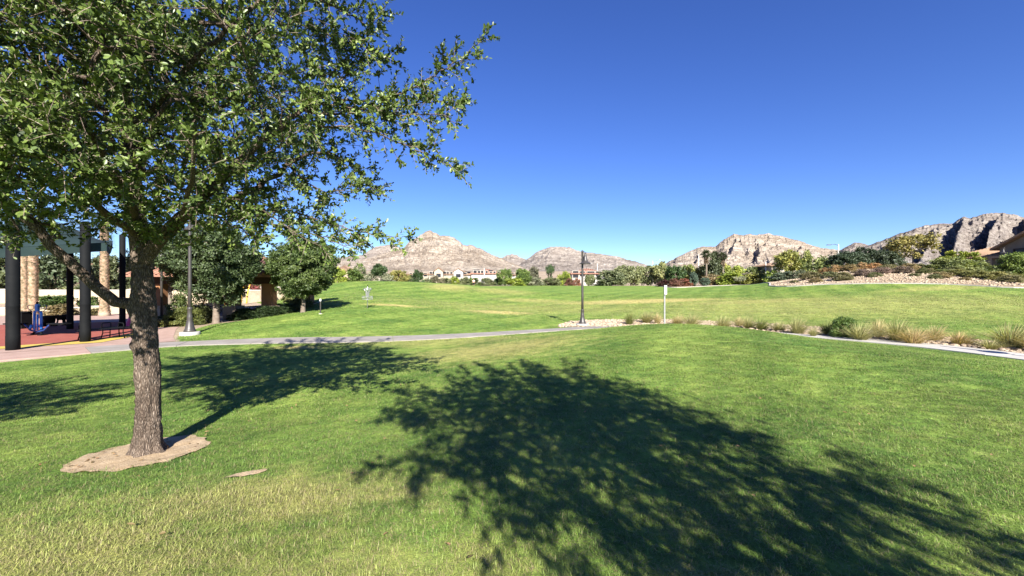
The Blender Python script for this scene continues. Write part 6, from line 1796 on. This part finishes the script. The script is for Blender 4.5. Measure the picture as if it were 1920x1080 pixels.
# fallen oak leaves and twigs on the soil ring and in the turf
nf_ = 180
fx = np.concatenate([TX + RNG.normal(0, 0.5, 60), RNG.uniform(-6, 4.5, nf_ - 60)]); fy = np.concatenate([TY + RNG.normal(0, 0.45, 60), RNG.uniform(2.2, 9, nf_ - 60)])
inr = poly_sd(fx, fy, RING) > 0
fz = terrain(fx, fy) + np.where(inr, 0.02, 0.045)
me = leaf_mesh('fallen_leaves', np.stack([fx, fy, fz], 1), np.stack([RNG.normal(size=nf_), RNG.normal(size=nf_), RNG.normal(size=nf_) * 0.15], 1), np.stack([RNG.normal(size=nf_) * .3, RNG.normal(size=nf_) * .3, np.ones(nf_)], 1), RNG.uniform(0.03, 0.06, nf_), RNG.uniform(0.014, 0.024, nf_), RNG.random(nf_), hexa=True, mat=M['straw'])
fo = link('fallen_leaves', me); fo.color = (0.3, 0.2, 0.1, 1); tag(fo, 'dry brown leaves fallen around the oak and in the turf', 'leaf litter', kind='stuff')

# ------------------------------------------------------------------ person in the distance
def person():
    d = 84.0; x = WX(888, d); z = TZ(x, d)
    r = empty('person', (x, d, z), R(25)); tag(r, 'distant person in white top and black shorts walking across the turf', 'person')
    J = [((0, 0, 0.95), .125, .095), ((0, 0, 1.15), .12, .09), ((0, 0, 1.38), .15, .1), ((0, 0.01, 1.5), .055, .055), ((0, 0.0, 1.6), .075, .088), ((0, -0.005, 1.72), .07, .085),
         ((.18, 0, 1.42), .055, .055), ((.24, .06, 1.15), .042, .042), ((.25, -.06, .92), .032, .032), ((.255, -.1, .84), .03, .02),
         ((-.18, 0, 1.42), .055, .055), ((-.24, -.04, 1.15), .042, .042), ((-.25, -.14, .95), .032, .032), ((-.255, -.17, .87), .03, .02),
         ((.09, 0, .9), .085, .085), ((.1, -.12, .5), .06, .06), ((.1, -.02, .1), .04, .045), ((.1, -.14, .045), .04, .035),
         ((-.09, 0, .9), .085, .085), ((-.1, .05, .5), .06, .06), ((-.1, .24, .12), .04, .045), ((-.1, .14, .045), .04, .035)]
    E = [(0, 1), (1, 2), (2, 3), (3, 4), (4, 5), (2, 6), (6, 7), (7, 8), (8, 9), (2, 10), (10, 11), (11, 12), (12, 13), (0, 14), (14, 15), (15, 16), (16, 17), (0, 18), (18, 19), (19, 20), (20, 21)]
    def skin(name, ids, mat, parent, grow=0.0):
        mp = {q: k for k, q in enumerate(ids)}
        me = bpy.data.meshes.new(name)
        me.from_pydata([J[q][0] for q in ids], [(mp[a], mp[b]) for a, b in E if a in mp and b in mp], [])
        o = link(name, me, mat, parent)
        md = o.modifiers.new('skin', 'SKIN'); md.use_smooth_shade = True
        for k, q in enumerate(ids):
            sv = me.skin_vertices[0].data[k]; sv.radius = (J[q][1] + grow, J[q][2] + grow); sv.use_root = (k == 0)
        sb = o.modifiers.new('smooth', 'SUBSURF'); sb.levels = 1; sb.render_levels = 2
        return o
    skin('body', list(range(22)), M['skin'], r)
    skin('shirt', [1, 2, 6, 10], M['shirt'], r, 0.03)
    skin('shorts', [0, 14, 15, 18, 19], M['shorts'], r, 0.028)
    mb = MB(); mb.lathe([(0.085, 1.64), (0.1, 1.7), (0.098, 1.77), (0.06, 1.83), (0.01, 1.845)], (0, 0.012, 0), 14); mb.build('hair', M['hair'], r)
person()

# ------------------------------------------------------------------ grass blades
def tuft(name, seed, n, rad, h0, h1, w, lean=0.6):
    rng = np.random.default_rng(seed)
    P = np.stack([rng.uniform(-rad, rad, n), rng.uniform(-rad, rad, n), np.full(n, -0.006)], 1)
    th = rng.uniform(0, 6.28, n); H = rng.uniform(h0, h1, n); ln = rng.uniform(0.2, 1.0, n) ** 0.8 * lean
    u = np.stack([np.cos(th), np.sin(th), np.zeros(n)], 1); s = np.stack([-np.sin(th), np.cos(th), np.zeros(n)], 1)
    V = []
    for t, ww in ((0, 1), (0.55, 0.85), (1.0, 0.0)):
        q = P + u * (H * ln * t ** 1.6)[:, None] + np.stack([np.zeros(n), np.zeros(n), H * (t - 0.45 * ln * t * t)], 1)
        if ww > 0: V += [q - s * w * ww / 2, q + s * w * ww / 2]
        else: V += [q]
    V = np.stack(V, 1).reshape(-1, 3); o = np.arange(n) * 5
    tri = np.concatenate([np.stack([o, o + 1, o + 3], 1), np.stack([o, o + 3, o + 2], 1), np.stack([o + 2, o + 3, o + 4], 1)], 1).reshape(-1, 3)
    me = np_mesh(name, V, tri)
    at = me.attributes.new('var', 'FLOAT', 'FACE'); at.data.foreach_set('value', np.repeat(rng.random(n), 3).astype(np.float32))
    me.materials.append(M['grass'])
    return me
gcol = bpy.data.collections.new('grass_tufts')
SPEC = [(24, 0.055, 0.02, 0.054, 0.003, 1.7)] * 4 + [(24, 0.09, 0.02, 0.05, 0.005, 1.5)] * 3 + [(22, 0.2, 0.03, 0.065, 0.012, 1.2)] * 3 + [(26, 0.42, 0.035, 0.07, 0.026, 1.1)] * 3
for i, sp in enumerate(SPEC):
    gcol.objects.link(bpy.data.objects.new('blade_tuft_%02d' % i, tuft('blade_tuft', 900 + i, *sp)))
def scatter(d0, d1, dens, k0, k1, m=1.32):
    area_w = m * d1 + 1.2
    N = int(dens * 2 * area_w * (d1 - d0))
    x = RNG.uniform(-area_w, area_w, N); y = RNG.uniform(d0, d1, N)
    ok = np.abs(x) < m * y + 1.0
    x, y = x[ok], y[ok]
    ok = (poly_sd(x, y, LAWN) > 0.06) & (path_dist(x, y) > PATH_W + 0.05 + 0.3 * smoothstep(12.2, 14.5, -x) + 0.15 * smoothstep(8, 12, x)) & (poly_sd(x, y, ROCKBED) < -0.05) & (poly_sd(x, y, RING) < 0.05 * RNG.random(len(x)) ** 2) & (poly_sd(x, y, PATCH2) < 0.0)
    x, y = x[ok], y[ok]
    return x, y, RNG.integers(k0, k1, len(x))
parts = [scatter(1.3, 3.6, 520, 0, 4), scatter(3.6, 6.0, 330, 0, 4), scatter(6.0, 10, 130, 4, 7), scatter(10, 17, 75, 4, 7, 1.28), scatter(17, 28, 17, 7, 10, 1.28), scatter(28, 62, 4.2, 10, 13, 1.28)]
gx_ = np.concatenate([p[0] for p in parts]); gy_ = np.concatenate([p[1] for p in parts]); gi_ = np.concatenate([p[2] for p in parts])
gz_ = terrain(gx_, gy_)
print('grass tufts', len(gx_))
gme = bpy.data.meshes.new('grass')
gme.vertices.add(len(gx_)); gme.vertices.foreach_set('co', np.stack([gx_, gy_, gz_], 1).astype(np.float32).ravel())
at = gme.attributes.new('idx', 'INT', 'POINT'); at.data.foreach_set('value', gi_.astype(np.int32))
at = gme.attributes.new('rot', 'FLOAT_VECTOR', 'POINT'); at.data.foreach_set('vector', np.stack([np.zeros(len(gx_)), np.zeros(len(gx_)), RNG.uniform(0, 6.28, len(gx_))], 1).astype(np.float32).ravel())
hs_ = (0.65 + 0.7 * fbm(gx_ * 1.3, gy_ * 1.3, o=3, seed=5)) * RNG.uniform(0.8, 1.2, len(gx_))
sc_ = RNG.uniform(0.85, 1.2, len(gx_))
at = gme.attributes.new('scl', 'FLOAT_VECTOR', 'POINT'); at.data.foreach_set('vector', np.stack([sc_, sc_, hs_], 1).astype(np.float32).ravel())
gme.update()
grass = link('grass', gme)
tag(grass, 'blades of green and straw coloured turf grass covering the lawn', 'grass', kind='stuff')
ng = bpy.data.node_groups.new('grass_blades', 'GeometryNodeTree')
ng.interface.new_socket('Geometry', in_out='INPUT', socket_type='NodeSocketGeometry')
ng.interface.new_socket('Geometry', in_out='OUTPUT', socket_type='NodeSocketGeometry')
gin = ng.nodes.new('NodeGroupInput'); gout = ng.nodes.new('NodeGroupOutput')
iop = ng.nodes.new('GeometryNodeInstanceOnPoints'); ci = ng.nodes.new('GeometryNodeCollectionInfo')
ci.inputs['Collection'].default_value = gcol; ci.inputs['Separate Children'].default_value = True; ci.inputs['Reset Children'].default_value = True
def nattr(name, t):
    n = ng.nodes.new('GeometryNodeInputNamedAttribute'); n.data_type = t; n.inputs['Name'].default_value = name; return n.outputs[0]
ng.links.new(gin.outputs[0], iop.inputs['Points']); ng.links.new(ci.outputs[0], iop.inputs['Instance'])
iop.inputs['Pick Instance'].default_value = True
ng.links.new(nattr('idx', 'INT'), iop.inputs['Instance Index'])
ng.links.new(nattr('rot', 'FLOAT_VECTOR'), iop.inputs['Rotation'])
ng.links.new(nattr('scl', 'FLOAT_VECTOR'), iop.inputs['Scale'])
ng.links.new(iop.outputs[0], gout.inputs[0])
gm = grass.modifiers.new('blades', 'NODES'); gm.node_group = ng
